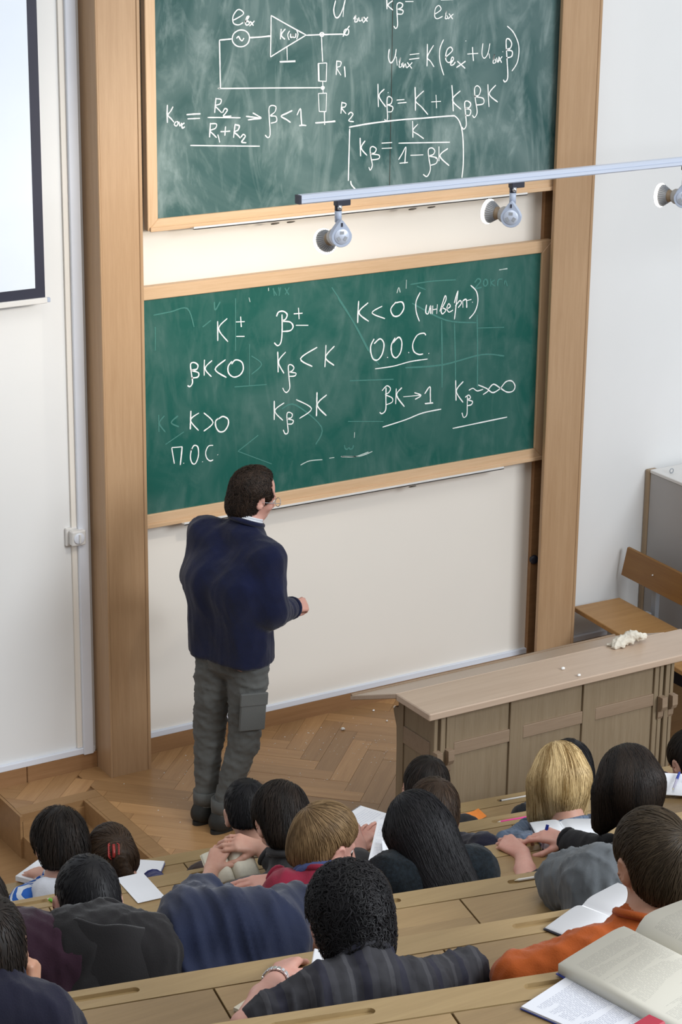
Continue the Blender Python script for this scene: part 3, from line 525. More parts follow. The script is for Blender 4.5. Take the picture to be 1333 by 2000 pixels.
# things on the table
def blob(name, c, r, mat, lumps, seed, parent=None, sub=4, flat=.6):
    bm = bmesh.new(); bmesh.ops.create_icosphere(bm, subdivisions=sub, radius=1)
    for v in bm.verts:
        p = v.co.copy(); a = noise.noise(p*lumps + V3((seed, 0, 0))); b = noise.noise(p*lumps*2.7 + V3((0, seed, 0)))
        ridge = abs(noise.noise(p*lumps*1.7 + V3((seed, seed, 0))))
        k = 1 + .38*a + .16*b - .55*ridge*.7
        v.co = V3((p.x*r[0]*k, p.y*r[1]*k, max(-1*flat*r[2]*.6, p.z*r[2]*k))) + V3(c)
    me = bpy.data.meshes.new(name); bm.to_mesh(me); bm.free()
    return link(name, me, mat, parent, True)
RAG_HERE = 1
for (x, y, z, r, lab) in ((5.635, 7.332, TZ, .010, 'small white chalk lump in the middle of the lecture table top'), (5.65, 7.237, TZ, .009, 'small white chalk bit at the front edge of the lecture table'),
                          (5.543, 8.995, 0, .012, 'round chalk lump on the parquet left of the lecture table'), (5.922, 9.101, 0, .009, 'chalk crumb on the parquet by the skirting behind the table'),
                          (5.805, 9.122, 0, .007, 'chalk crumb on the parquet near the wall between two others'), (5.794, 8.977, 0, .006, 'tiny chalk crumb on the parquet beside the table leg')):
    c = blob('chalk_piece', (x, y, z+r*.62), (r, r*.85, r*.8), M['chalk_stick'], 1.3, x*3, None, 2); single(c, lab, 'chalk')
# powdered chalk on the parquet: uncountable specks
sp = MB()
for k in range(260):
    a = random.random(); x = random.gauss(5.45, .42) if a < .7 else random.uniform(4.3, 6.0); y = random.gauss(8.72, .22) if a < .7 else random.uniform(8.0, 9.15)
    if not (4.2 < x < 6.3 and 7.7 < y < 9.19): continue
    r = random.uniform(.0012, .0042)
    sp.add([(x-r, y, .0014), (x, y-r*.8, .0014), (x+r, y, .0014), (x, y+r*.8, .0014), (x, y, .0014+r*.7)], [(0, 1, 4), (1, 2, 4), (2, 3, 4), (3, 0, 4)])
o = sp.build('chalk_crumbs', M['chalk_stick'], kind='stuff'); single(o, 'fine white chalk crumbs scattered over the parquet by the board', 'chalk dust')
o = MB().box((6.795, 7.94, -.14), (6.95, 8.0, -.098)).build('white_box', M['white_plastic'], bevel=.005); single(o, 'small pale rectangular box on the floor right of the lecture table', 'box')

# ------------------------------------------------------------ folding bench and grey cabinet at the right
t = thing('folding_bench', 'wooden bench with a brown veneer backrest beside the grey cabinet', 'bench', (7.2, 8.3, -.14))
SZ = .33
MB().prism([(7.076, 9.14, SZ), (7.38, 9.13, SZ), (7.30, 7.2, SZ), (6.93, 7.2, SZ)], (0, 0, -.026)).build('seat', M['bench'], t, bevel=.003)
bp = [(7.455, 9.168, .590), (7.455, 9.19, .436)]
MB().prism([(7.452, 9.175, .592), (7.432, 9.192, .432), (7.36, 7.3, .432), (7.38, 7.3, .592)], (.016, 0, .002)).build('backrest', M['bench_dark'], t, bevel=.002)
for yy in (8.93, 7.75):
    MB().box((7.452, yy-.02, -.14), (7.480, yy+.02, .55)).build('post', M['steel'], t, bevel=.003)
    MB().box((7.14, yy-.02, SZ-.055), (7.43, yy+.02, SZ-.027)).build('seat_bracket', M['steel'], t, bevel=.003)
    MB().box((7.16, yy-.018, -.14), (7.19, yy+.018, SZ-.055)).build('leg', M['steel'], t, bevel=.003)
    MB().cyl((7.425, yy-.01, .515), (7.436, yy-.01, .515), .0045, 10).build('bolt', M['chrome'], t, True)
MB().box((6.98, 8.72, SZ-.055), (7.03, 8.77, SZ-.027)).build('support_block', M['brown_edge'], t, bevel=.003)
t = thing('grey_cabinet', 'low grey cabinet with a brown edge strip standing at the right wall', 'cabinet', (8.0, 8.4, -.14))
MB().box((7.605, 6.6, -.06), (8.6, 9.198, .985)).build('side_panel', M['grey_board'], t, bevel=.003)
MB().box((7.60, 6.6, .985), (8.6, 9.198, 1.004)).build('top', M['white_plastic'], t, bevel=.003)
MB().box((7.595, 9.198, -.14), (7.66, YW-.002, 1.0)).build('edge_strip', M['brown_edge'], t, bevel=.006)
MB().box((7.612, 6.6, -.14), (8.6, 9.20, -.06)).build('plinth', M['black'], t)
def sheet_stack(name, c, ang, w_, h_, n, label, mats, cat='paper', thick=.0016):
    t = thing(name, label, cat, c)
    for k in range(n):
        b = MB(); z = c[2]+.001+k*thick*1.6; a = ang+random.uniform(-.10, .10); dx, dy = random.uniform(-.012, .012), random.uniform(-.012, .012)
        b.obox((c[0]+dx, c[1]+dy, z), ((math.cos(a), math.sin(a), 0), (-math.sin(a), math.cos(a), 0), (0, 0, 1)), (w_/2, h_/2, thick/2)); b.build('sheet', mats[k % len(mats)], t)
    return t
M['pink_paper'] = plain('pink_print', (.75, .33, .33), .6, .35, 9)
sheet_stack('magazines', (7.75, 8.72, 1.0055), .05, .22, .30, 3, 'pile of loose printed sheets with pink cover on the grey cabinet', [M['paper'], M['paper'], M['pink_paper']], 'papers', .006)
o = MB().tube([(7.66+.012*math.cos(a), 9.09, 1.018+.012*math.sin(a)) for a in np.linspace(0, 2*math.pi, 13)[:-1]], .003, 6, True).build('ring_hook', M['steel'], None, True); single(o, 'small metal ring standing on the grey cabinet near the wall', 'ring')

# ------------------------------------------------------------ amphitheatre desk rows
ROWS = [(-.1453, 7.5802, .0789, .65), (-.158, 6.8982, .0807, .96), (-.1706, 6.1804, .0858, 1.27), (-.21, 5.5545, .0852, 1.58), (-.2084, 4.769, .0888, 1.89), (-.2498, 4.0926, .0919, 2.20)]
SPAN = [(2.2, 6.5), (2.1, 6.5), (1.7, 6.3), (1.4, 6.1), (1.1, 5.9), (.8, 5.7)]
JOINT = [3.607, 3.36, 3.72, 3.351, 2.835, 2.392]
GROOVE = {0: [(4.948, 5.19), (3.9, 4.1)], 1: [(2.66, 2.855), (3.298, 3.49), (4.446, 4.66)], 2: [(3.985, 4.18), (3.3, 3.46)], 3: [(2.98, 3.194), (3.516, 3.70)], 4: [(1.84, 2.10), (3.036, 3.25)], 5: [(2.03, 2.248), (2.567, 2.76)]}
NAMES = ['front desk row facing the lecture table, below all the other rows', 'second desk row from the front, with a pink pencil in its groove', 'third desk row from the front, where the long haired girl sits',
         'fourth desk row from the front, bare oak boards right of the curly haired student', 'fifth desk row from the front, under the arms of the curly and orange students', 'nearest desk row at the bottom edge, carrying the open books']
def rowframe(i):
    m, y0, s, z = ROWS[i]; k = math.sqrt(1+m*m); u = V3((1/k, m/k, 0)); n = V3((m/k, -1/k, 0))      # n points to the students
    return u, n, z, s, (lambda x, off, zz: V3((x, y0+m*x, zz)) + n*off)
def quadbox(b, P, x0, x1, o0, o1, z0, z1):
    b.add([P(x0, o0, z0), P(x1, o0, z0), P(x1, o1, z0), P(x0, o1, z0), P(x0, o0, z1), P(x1, o0, z1), P(x1, o1, z1), P(x0, o1, z1)], [(3,2,1,0),(4,5,6,7),(0,1,5,4),(1,2,6,5),(2,3,7,6),(3,0,4,7)]); return b
def ledge(i, t):
    """pencil ledge plank with rounded recesses cut into the top"""
    u, n, z, s, P = rowframe(i); x0, x1 = SPAN[i]; bm = bmesh.new()
    outer = [bm.verts.new(P(a, o, z)) for a, o in ((x0, 0), (x1, 0), (x1, s), (x0, s))]
    edges = [bm.edges.new((outer[k], outer[(k+1) % 4])) for k in range(4)]
    wells = []
    for g0, g1 in GROOVE[i]:
        r = .0125; oc = s*.46; pts = []
        for k in range(7): a = -math.pi/2 + math.pi*k/6; pts.append((g1-r+r*math.cos(a), oc+r*math.sin(a)))
        for k in range(7): a = math.pi/2 + math.pi*k/6; pts.append((g0+r+r*math.cos(a), oc+r*math.sin(a)))
        top = [bm.verts.new(P(a, o, z)) for a, o in pts]; bot = [bm.verts.new(P(a, oc+(o-oc)*.8, z-.009)) for a, o in pts]; N = len(pts)
        edges += [bm.edges.new((top[k], top[(k+1) % N])) for k in range(N)]; wells.append((top, bot))
    bmesh.ops.triangle_fill(bm, use_beauty=True, use_dissolve=False, edges=edges)
    for top, bot in wells:
        N = len(top)
        for k in range(N): bm.faces.new((top[k], top[(k+1) % N], bot[(k+1) % N], bot[k]))
        bm.faces.new(bot)
    low = [bm.verts.new(P(a, o, z-.032)) for a, o in ((x0, 0), (x1, 0), (x1, s), (x0, s))]
    for k in range(4): bm.faces.new((outer[k], outer[(k+1) % 4], low[(k+1) % 4], low[k]))
    bm.faces.new(low); bmesh.ops.recalc_face_normals(bm, faces=bm.faces)
    me = bpy.data.meshes.new('pencil_ledge'); base = t.location
    for v in bm.verts: v.co -= base
    bm.to_mesh(me); bm.free(); return link('pencil_ledge', me, M['desk_strip'], t)
for i in range(6):
    u, n, z, s, P = rowframe(i); x0, x1 = SPAN[i]
    t = thing('desk_row', NAMES[i], 'desk', tuple(P((x0+x1)/2, 0, z-.75)))
    ledge(i, t)
    j = JOINT[i]; k0 = math.ceil((x0-j)/.572)
    xs = [x0] + [j+.572*k for k in range(k0, 20) if x0+.1 < j+.572*k < x1-.1] + [x1]
    for a, b_ in zip(xs[:-1], xs[1:]):
        o0, o1 = s+.003, s+.215; ns = (3, 1, 2, 1)[(xs.index(a)+i) % 4]      # boards glued up from one to three staves
        for q in range(ns):
            l0 = a+.0025; l1 = b_-.0025; w0 = o0+(o1-o0)*q/ns; w1 = o0+(o1-o0)*(q+1)/ns
            quadbox(MB(), P, l0, l1, w0, w1-.0003, z-.020, z-.0008).build('writing_board' if ns == 1 else 'board_stave', M['desk'], t, bevel=.0008)
        quadbox(MB(), P, a+.03, a+.06, .03, s+.15, z-.09, z-.034).build('bracket', M['bench'], t)
    zf = z-.75-(.31 if i else .12)
    quadbox(MB(), P, x0, x1, .006, .028, zf, z-.033).build('front_panel', M['desk'], t)
    quadbox(MB(), P, x0, x1, .05, s+.10, z-.105, z-.092).build('book_shelf', M['desk'], t)
    if i < 5:
        m2, y2, s2, z2 = ROWS[i+1]; u2, n2, _, _, P2 = rowframe(i+1)
        quadbox(MB(), P2, x0, x1, -.30, -.012, z-.31, z-.285).build('bench_seat', M['bench'], t, bevel=.003)
    # tier the students' feet stand on
    b_ = MB(); zt = z-.75
    if i < 5: P2 = rowframe(i+1)[4]; back = [P2(x1+1, .006, zt-.5), P2(x0-1, .006, zt-.5)]
    else: back = [P(x1+1, .75, zt-.5), P(x0-1, .75, zt-.5)]
    b_.prism([P(x0-1, .006, zt-.5), P(x1+1, .006, zt-.5)] + back, (0, 0, .5)).build('floor', M['step'], **ST)
# ------------------------------------------------------------ implicit-surface modeller for bodies, clothes and hair
class Vol:
    """signed distance grid; primitives are blended in smoothly, then meshed by surface nets"""
    def __init__(s, lo, hi, h):
        s.lo = np.array(lo, np.float32); s.h = h; s.n = np.maximum(4, np.ceil((np.array(hi)-s.lo)/h).astype(int)+1)
        s.a = np.full(tuple(s.n), 10., np.float32)
    def _win(s, lo, hi):
        i0 = np.clip(np.floor((lo-s.lo)/s.h).astype(int), 0, s.n); i1 = np.clip(np.ceil((hi-s.lo)/s.h).astype(int)+1, 0, s.n)
        if (i1 <= i0).any(): return None
        ax = [s.lo[k]+s.h*np.arange(i0[k], i1[k], dtype=np.float32) for k in range(3)]
        return tuple(slice(a, b) for a, b in zip(i0, i1)), np.meshgrid(*ax, indexing='ij')
    def _mix(s, sl, b, k, sub=False):
        a = s.a[sl]
        if sub: a, b = -a, b
        if k > 0:
            hh = np.maximum(k-np.abs(a-b), 0)/k; r = np.minimum(a, b)-hh*hh*k*.25
        else: r = np.minimum(a, b)
        s.a[sl] = -r if sub else r
    def cap(s, a, b, ra, rb=None, k=.02, sub=False):
        rb = ra if rb is None else rb; a = np.array(a, np.float32); b = np.array(b, np.float32); m = max(ra, rb)+k+2*s.h
        w = s._win(np.minimum(a, b)-m, np.maximum(a, b)+m)
        if w is None: return s
        sl, (X, Y, Z) = w; d = b-a; L = float(d@d)+1e-12
        px, py, pz = X-a[0], Y-a[1], Z-a[2]; t = np.clip((px*d[0]+py*d[1]+pz*d[2])/L, 0, 1)
        D = np.sqrt((px-t*d[0])**2+(py-t*d[1])**2+(pz-t*d[2])**2)-(ra+t*(rb-ra)); s._mix(sl, D.astype(np.float32), k, sub); return s
    def ell(s, c, r, R=None, k=.02, sub=False):
        c = np.array(c, np.float32); r = np.array(r, np.float32); m = float(r.max())+k+2*s.h
        w = s._win(c-m, c+m)
        if w is None: return s
        sl, (X, Y, Z) = w; P = np.stack((X-c[0], Y-c[1], Z-c[2]), -1)
        if R is not None: P = P @ np.array(R, np.float32)          # columns of R = local axes in world
        k0 = np.sqrt(((P/r)**2).sum(-1)); k1 = np.sqrt(((P/r**2)**2).sum(-1))+1e-9
        s._mix(sl, (k0*(k0-1)/k1).astype(np.float32), k, sub); return s
    def plane_cut(s, p, nrm, k=.0):
        """remove everything on the side nrm points to"""
        ax = [s.lo[q]+s.h*np.arange(s.n[q], dtype=np.float32) for q in range(3)]
        D = ((ax[0]-p[0])*nrm[0])[:, None, None]+((ax[1]-p[1])*nrm[1])[None, :, None]+((ax[2]-p[2])*nrm[2])[None, None, :]
        s.a = np.maximum(s.a, D.astype(np.float32)); return s
    def sample(s, P):
        q = (P-s.lo)/s.h; q = np.clip(q, 0, s.n-1.001); i = q.astype(int); f = q-i; out = 0
        for dx in (0, 1):
            for dy in (0, 1):
                for dz in (0, 1):
                    wgt = (f[:, 0] if dx else 1-f[:, 0])*(f[:, 1] if dy else 1-f[:, 1])*(f[:, 2] if dz else 1-f[:, 2])
                    out = out+wgt*np.minimum(s.a[i[:, 0]+dx, i[:, 1]+dy, i[:, 2]+dz], .2)
        return out
    def grad(s, P):
        e = s.h; g = np.stack([s.sample(P+e*d)-s.sample(P-e*d) for d in np.eye(3)], -1)
        return g/(np.linalg.norm(g, axis=1, keepdims=True)+1e-9)
    def mesh(s):
        a = s.a; neg = a < 0; n = s.n
        cnt = sum(neg[dx:n[0]-1+dx, dy:n[1]-1+dy, dz:n[2]-1+dz].astype(np.int8) for dx in (0, 1) for dy in (0, 1) for dz in (0, 1))
        act = np.argwhere((cnt > 0) & (cnt < 8)); idx = np.full(tuple(n-1), -1, np.int32); idx[tuple(act.T)] = np.arange(len(act))
        cor = [(dx, dy, dz) for dx in (0, 1) for dy in (0, 1) for dz in (0, 1)]
        val = np.stack([a[act[:, 0]+c[0], act[:, 1]+c[1], act[:, 2]+c[2]] for c in cor], 1)
        S = np.zeros((len(act), 3)); C_ = np.zeros(len(act))
        for p in range(8):
            for q in range(p+1, 8):
                df = np.array(cor[q])-np.array(cor[p])
                if np.abs(df).sum() != 1: continue
                v0, v1 = val[:, p], val[:, q]; mk = (v0 < 0) != (v1 < 0); t = np.where(mk, v0/(v0-v1+1e-12), 0)
                S += np.where(mk[:, None], np.array(cor[p])+t[:, None]*df, 0); C_ += mk
        V = s.lo+(act+S/np.maximum(C_, 1)[:, None])*s.h; F = []
        for axn in range(3):
            o1, o2 = [(1, 2), (2, 0), (0, 1)][axn]
            sl0 = [slice(1, -1)]*3; sl1 = [slice(1, -1)]*3; sl0[axn] = slice(0, -1); sl1[axn] = slice(1, None)
            A, B = neg[tuple(sl0)], neg[tuple(sl1)]; e = np.argwhere(A != B); fl = A[tuple(e.T)]
            off = np.ones(3, int); off[axn] = 0; e = e+off
            def cell(d1, d2): c = e.copy(); c[:, o1] -= d1; c[:, o2] -= d2; return idx[tuple(c.T)]
            q = np.stack((cell(1, 1), cell(0, 1), cell(0, 0), cell(1, 0)), 1); q[~fl] = q[~fl][:, ::-1]; F.append(q)
        return V, np.concatenate(F)
def np_mesh(name, V, F):
    me = bpy.data.meshes.new(name); V = np.asarray(V, np.float32); F = np.asarray(F, np.int32); k = F.shape[1]
    me.vertices.add(len(V)); me.vertices.foreach_set('co', V.ravel()); me.loops.add(F.size); me.loops.foreach_set('vertex_index', F.ravel())
    me.polygons.add(len(F)); me.polygons.foreach_set('loop_start', np.arange(0, F.size, k, dtype=np.int32)); me.polygons.foreach_set('loop_total', np.full(len(F), k, np.int32))
    me.update(calc_edges=True); me.polygons.foreach_set('use_smooth', np.ones(len(F), bool)); return me
def vnormals(V, F):
    N = np.zeros_like(V); fn = np.cross(V[F[:, 1]]-V[F[:, 0]], V[F[:, 2]]-V[F[:, 0]])
    for k in range(F.shape[1]): np.add.at(N, F[:, k], fn)
    return N/(np.linalg.norm(N, axis=1, keepdims=True)+1e-12)
def relax(V, F, it=2):
    E_ = np.concatenate([F[:, [k, (k+1) % 4]] for k in range(4)])
    for _ in range(it):
        S = np.zeros_like(V); c = np.zeros(len(V)); np.add.at(S, E_[:, 0], V[E_[:, 1]]); np.add.at(c, E_[:, 0], 1); np.add.at(S, E_[:, 1], V[E_[:, 0]]); np.add.at(c, E_[:, 1], 1)
        V = V*.5+.5*S/np.maximum(c, 1)[:, None]
    return V
def folds(V, N, amp, f, seed, stretch=(1, 1, .45)):
    """soft cloth wrinkles: a few warped ridged waves along the normal"""
    r = np.random.default_rng(seed); P = V*np.array(stretch)*f; d = np.zeros(len(V))
    for k in range(5):
        w = r.normal(size=3); w /= np.linalg.norm(w); w2 = r.normal(size=3); ph = r.uniform(0, 6.3, 2)
        x = P@w*(1+.35*k)+.9*np.sin(P@w2*.6+ph[0])+ph[1]; d += (1-np.abs(np.sin(x)))**1.6/(1+.5*k)
    d -= d.mean(); return V+N*(d*amp)[:, None]
def stripe_mat(name, cols, freq, axis=(0, 0, 1), rough=.85):
    m, t, b = nt(name); tc = node(t, 'ShaderNodeTexCoord'); dt = node(t, 'ShaderNodeVectorMath', operation='DOT_PRODUCT'); dt.inputs[1].default_value = axis
    t.links.new(tc.outputs['Object'], dt.inputs[0]); mu = node(t, 'ShaderNodeMath', operation='MULTIPLY'); mu.inputs[1].default_value = freq; t.links.new(dt.outputs['Value'], mu.inputs[0])
    fr = node(t, 'ShaderNodeMath', operation='FRACT'); t.links.new(mu.outputs[0], fr.inputs[0])
    r = ramp(t, fr.outputs[0], cols); r.color_ramp.interpolation = 'CONSTANT'; t.links.new(r.outputs[0], b.inputs['Base Color']); b.inputs['Roughness'].default_value = rough
    return m
def cloth(name, col, var=.18, weave=.25, sheen=.15, rough=.88, vscale=5):
    m = plain(name, col, rough, var, vscale, weave, 260, 0, .2, sheen); return m
def skin_mat(name, col):
    m, t, b = nt(name); v = coords(t); n = noise_tex(t, v, 22, 4, .6)
    lo = (col[0]*.90, col[1]*.80, col[2]*.78); r = ramp(t, n.outputs[0], [(.3, lo), (.7, col)]); t.links.new(r.outputs[0], b.inputs['Base Color'])
    b.inputs['Roughness'].default_value = .5; b.inputs['Subsurface Weight'].default_value = .12; b.inputs['Subsurface Radius'].default_value = (.012, .004, .002)
    n2 = noise_tex(t, v, 140, 2); bump(t, b, n2.outputs[0], .08, .002); return m
def hair_mat(name, dark, light, rough=.5):
    m, t, b = nt(name); at = node(t, 'ShaderNodeAttribute', attribute_name='tone'); r = ramp(t, at.outputs['Fac'], [(.1, dark), (.9, light)])
    t.links.new(r.outputs[0], b.inputs['Base Color']); b.inputs['Roughness'].default_value = rough; b.inputs['Specular IOR Level'].default_value = .22
    return m
SK = {'fair': skin_mat('skin_fair', (.62, .36, .27)), 'pink': skin_mat('skin_pink', (.66, .37, .30)), 'tan': skin_mat('skin_tan', (.52, .29, .19))}
HM = {'black': hair_mat('hair_black', (.003, .003, .004), (.013, .012, .014)), 'dark': hair_mat('hair_dark_brown', (.005, .0036, .003), (.026, .017, .012)), 'brown': hair_mat('hair_brown', (.020, .011, .006), (.070, .042, .025)),
      'olive': hair_mat('hair_olive_brown', (.022, .014, .007), (.060, .042, .024)), 'sandy': hair_mat('hair_sandy', (.10, .058, .024), (.27, .175, .085)), 'blonde': hair_mat('hair_blonde', (.22, .125, .035), (.80, .60, .31), .4)}
M['eye_white'] = plain('eye_white', (.75, .73, .70), .2, .02); M['iris'] = plain('iris', (.05, .035, .02), .2)

def axes_from(fwd, up=(0, 0, 1)):
    f = V3(fwd).normalized(); r = f.cross(V3(up)).normalized(); u = r.cross(f); return r, f, u
def head_frame(heading, pitch, roll):
    """heading from +y toward +x, pitch > 0 = chin down, roll > 0 = right ear down (radians)"""
    R = Matrix.Rotation(-heading, 3, 'Z') @ Matrix.Rotation(-pitch, 3, 'X') @ Matrix.Rotation(roll, 3, 'Y'); return R
def head_prims(v, c, R, sc=1.0, neck_to=None, neck_r=.054):
    L = lambda x, y, z: tuple(V3(c)+R @ (V3((x, y, z))*sc)); Rn = np.array(R)
    v.ell(L(0, -.012, .03), np.array((.074, .096, .090))*sc, Rn, .02)
    v.ell(L(0, .030, -.028), np.array((.060, .062, .080))*sc, Rn, .03)
    v.ell(L(0, .048, -.082), np.array((.040, .042, .030))*sc, Rn, .03)
    v.cap(L(0, .090, .000), L(0, .106, -.036), .0075*sc, .0125*sc, .010)
    for sx in (-1, 1):
        v.cap(L(sx*.014, .090, .016), L(sx*.044, .078, .014), .009*sc, .007*sc, .012)
        v.ell(L(sx*.032, .094, -.002), np.array((.016, .013, .011))*sc, Rn, .010, True)
        v.ell(L(sx*.040, .066, -.030), np.array((.020, .018, .016))*sc, Rn, .02)
        v.cap(L(sx*.004, .096, -.040), L(sx*.010, .094, -.041), .007*sc, .006*sc, .006)
        # ear: rim + lobe + bowl
        ex = sx*.083
        v.ell(L(ex, -.006, -.004), np.array((.011, .022, .035))*sc, Rn @ np.array(Matrix.Rotation(sx*-.30, 3, 'Z')), .008)
        v.ell(L(ex+sx*.008, -.003, -.002), np.array((.006, .012, .020))*sc, Rn, .005, True)
        v.cap(L(ex-sx*.004, .004, -.034), L(ex-sx*.004, .004, -.030), .007*sc, .007*sc, .008)
    v.cap(L(-.016, .091, -.060), L(.016, .091, -.060), .0062*sc, .0062*sc, .006); v.cap(L(-.013, .090, -.068), L(.013, .090, -.068), .0068*sc, .0068*sc, .006)
    if neck_to is not None:
        v.cap(L(0, -.022, -.045), neck_to, neck_r*sc, (neck_r+.006)*sc, .03)
        v.cap(L(0, .02, -.085), tuple(V3(neck_to)+R @ V3((0, .035, -.01))), .035*sc, .045*sc, .03)
FING = [(.026, .082, .041, .024, .020, .0088), (.009, .087, .045, .028, .021, .0090), (-.009, .083, .041, .026, .020, .0085), (-.026, .074, .032, .020, .017, .0076)]
def hand_prims(v, w, fd, dors, side, curl, spread=.06, thumb=(.75, .35), th_curl=.4, sc=1.0):
    """w wrist; fd finger direction; dors back-of-hand normal; side +1 when the thumb lies toward fd x dors"""
    f = V3(fd).normalized(); d = V3(dors); d = (d-f*d.dot(f)).normalized(); x = f.cross(d)*side; W = V3(w)
    curl = curl if hasattr(curl, '__len__') else [curl]*4; P = lambda a, b, c: W+(x*a+f*b+d*c)*sc
    for (px, py, l1, l2, l3, r), cu, q in zip(FING, curl, range(4)):
        k = P(px, py, .004); v.cap(tuple(P(px*.55, .008, 0)), tuple(k), .0125*sc, .0105*sc, .014)
        ang = spread*(1.5-q)/1.5; dirx = f*math.cos(ang)+x*math.sin(ang); a = 0.0; p = k
        for l, g in ((l1, .85), (l2, 1.05), (l3, .7)):
            a += cu*g; e = p+(dirx*math.cos(a)-d*math.sin(a))*l*sc; v.cap(tuple(p), tuple(e), r*sc, r*.90*sc, .0035); p = e; r *= .93
    a0, lift = thumb; b = P(.020, .022, -.006); p = P(.020+.030*math.sin(a0), .022+.036*math.cos(a0), -.010-.018*lift); v.cap(tuple(b), tuple(p), .0135*sc, .0115*sc, .010)
    t1 = (x*math.sin(a0*.8)+f*math.cos(a0*.8)-d*(.25+lift*.5)).normalized(); e = p+t1*.034*sc; v.cap(tuple(p), tuple(e), .0108*sc, .0098*sc, .004)
    t2 = (t1-x*th_curl*.8+f*.15).normalized(); v.cap(tuple(e), tuple(e+t2*.026*sc), .0098*sc, .0078*sc, .004)
def bounds(pts, m):
    A = np.array([tuple(p) for p in pts]); return A.min(0)-m, A.max(0)+m
def make_hair(parent, c, R, sc, kind, mat, seed, n=900, opt=None):
    """hair shell modelled as one volume, then combed strands laid over it; joined into one mesh"""
    o = dict(t=.016, nape=-.055, front=.02, whorl=(.01, -.075, .085), wave=.0, length=.06, width=.0016, drop=0.0, lift=.002, side=.0, bald=0.0); o.update(opt or {}); o['width'] *= .72; n = int(n*1.45)
    L = lambda x, y, z: V3(c)+R @ (V3((x, y, z))*sc); Rn = np.array(R); t = o['t']
    ext = o['drop']; lo, hi = bounds([L(0, 0, 0)], .19); 
    if ext: lo = lo-np.array((.06, .16, ext+.05)); hi = hi+np.array((.06, .06, .0))
    v = Vol(lo, hi, .0055)
    v.ell(tuple(L(0, -.014, .030)), np.array((.074+t, .097+t, .088+t))*sc, Rn, .01)
    v.ell(tuple(L(0, -.045, -.010+o['nape']*.3)), np.array((.066+t*.8, .058+t*.8, .070+t))*sc, Rn, .03)
    if kind == 'long':
        hang = V3(o.get('hang', (0, -.05, -1))).normalized(); q = L(0, -.055, -.02)
        for sx, wd in ((-.055, .045), (0, .055), (.055, .045)):
            a = L(sx, -.05, 0); v.cap(tuple(a), tuple(a+hang*ext*(1 if sx else 1.06)), wd*sc, wd*.78*sc, .04)
        for sx in (-1, 1): v.cap(tuple(L(sx*.072, .02, .02)), tuple(L(sx*.072, .01, .02)+hang*min(ext, .17)), .026*sc, .020*sc, .03)
    if kind == 'bob':
        hang = V3(o.get('hang', (0, 0, -1))).normalized()
        for sx, yy in ((-.068, -.01), (.068, -.01), (-.05, -.07), (.05, -.07), (0, -.09), (-.072, .035), (.072, .035)):
            a = L(sx, yy, .0); v.cap(tuple(a), tuple(a+hang*ext), .034*sc, .028*sc, .04)
    # face opening, ears
    if kind in ('short', 'curly'):
        for f2 in o.get('brow', []): v.ell(tuple(L(*f2[0])), np.array(f2[1])*sc, Rn, .012, True)
        fc, fr_ = o.get('face', ((0, .115, -.060), (.150, .120, .115))); v.ell(tuple(L(*fc)), np.array(fr_)*sc, Rn, .015, True)
        zf = o['nape']; n_ = R @ V3((0, o.get('rise', .45), -1)).normalized(); v.plane_cut(tuple(L(0, -.06, zf)), tuple(n_))
        for sx in (-1, 1): v.ell(tuple(L(sx*.098, .006, -.014)), np.array((.036, .034, .048))*sc, Rn, .010, True)
    else:
        v.ell(tuple(L(0, .135, -.055)), np.array((.070, .085, .120))*sc, Rn, .015, True)
    V, F = v.mesh(); V = relax(V, F, 1); N = vnormals(V, F); r = np.random.default_rng(seed)
    if kind == 'curly': V = folds(V, N, o.get('lump', .0035)*sc, 70, seed, (1, 1, 1))
    elif o['wave']: V = folds(V, N, o['wave'], 40, seed, (1, 1, .3))
    # strands
    top = np.array(R @ V3((0, 0, 1))); wh = np.array(tuple(L(*o['whorl'])))
    cand = V[r.integers(0, len(V), n*2)]; cand = cand+r.normal(size=cand.shape)*.003
    loc = (cand-np.array(tuple(c)))@Rn/sc; keep = (loc[:, 2] > o['nape']-.03-ext*.5) & ~((loc[:, 1] > .07) & (loc[:, 2] < .03)) & ~((kind in ('short', 'curly')) & (loc[:, 1] > .005) & (loc[:, 2] < -.01))
    if o['bald']: keep &= (np.linalg.norm(cand-wh, axis=1) > o['bald']) | (r.random(len(cand)) < .25)
    P = cand[keep][:n]; K = 6; step = o['length']*r.uniform(.7, 1.25, len(P))/(K-1); pts = []
    ph = r.uniform(0, 6.3, (len(P), 3)); lift = o['lift']*r.uniform(.3, 1.6, len(P))
    hangd = np.array(tuple(V3(o.get('hang', (0, 0, -1))).normalized()))
    for j in range(K):
        g = v.grad(P); d = v.sample(P); P = P-g*(d-lift*(.4+.6*(j/(K-1))))[:, None]; pts.append(P.copy())
        rad = P-wh; rad /= np.linalg.norm(rad, axis=1, keepdims=True)+1e-9
        below = np.clip((np.linalg.norm(P-wh, axis=1)-.08)/.08, 0, 1)[:, None]
        fl = rad*(1-below*.6)+hangd*below*(1.0 if kind in ('long', 'bob') else .5)
        if kind == 'curly': fl = fl*.6+np.sin(ph*3+j*1.1)*.75
        else: fl = fl+r.normal(size=P.shape)*o.get('jit', .07)+np.sin(ph+j*.8)*(o.get('sway', .13)+o['wave']*20)
        fl -= g*(fl*g).sum(1, keepdims=True); fl /= np.linalg.norm(fl, axis=1, keepdims=True)+1e-9
        P = P+fl*step[:, None]
    pts = np.stack(pts, 1); T = np.gradient(pts, axis=1); T /= np.linalg.norm(T, axis=2, keepdims=True)+1e-9
    G = np.stack([v.grad(pts[:, j]) for j in range(K)], 1); B = np.cross(T, G); wd = o['width']*np.array([.55, 1, 1, .9, .65, .12])*r.uniform(.7, 1.4, (len(pts), 1))
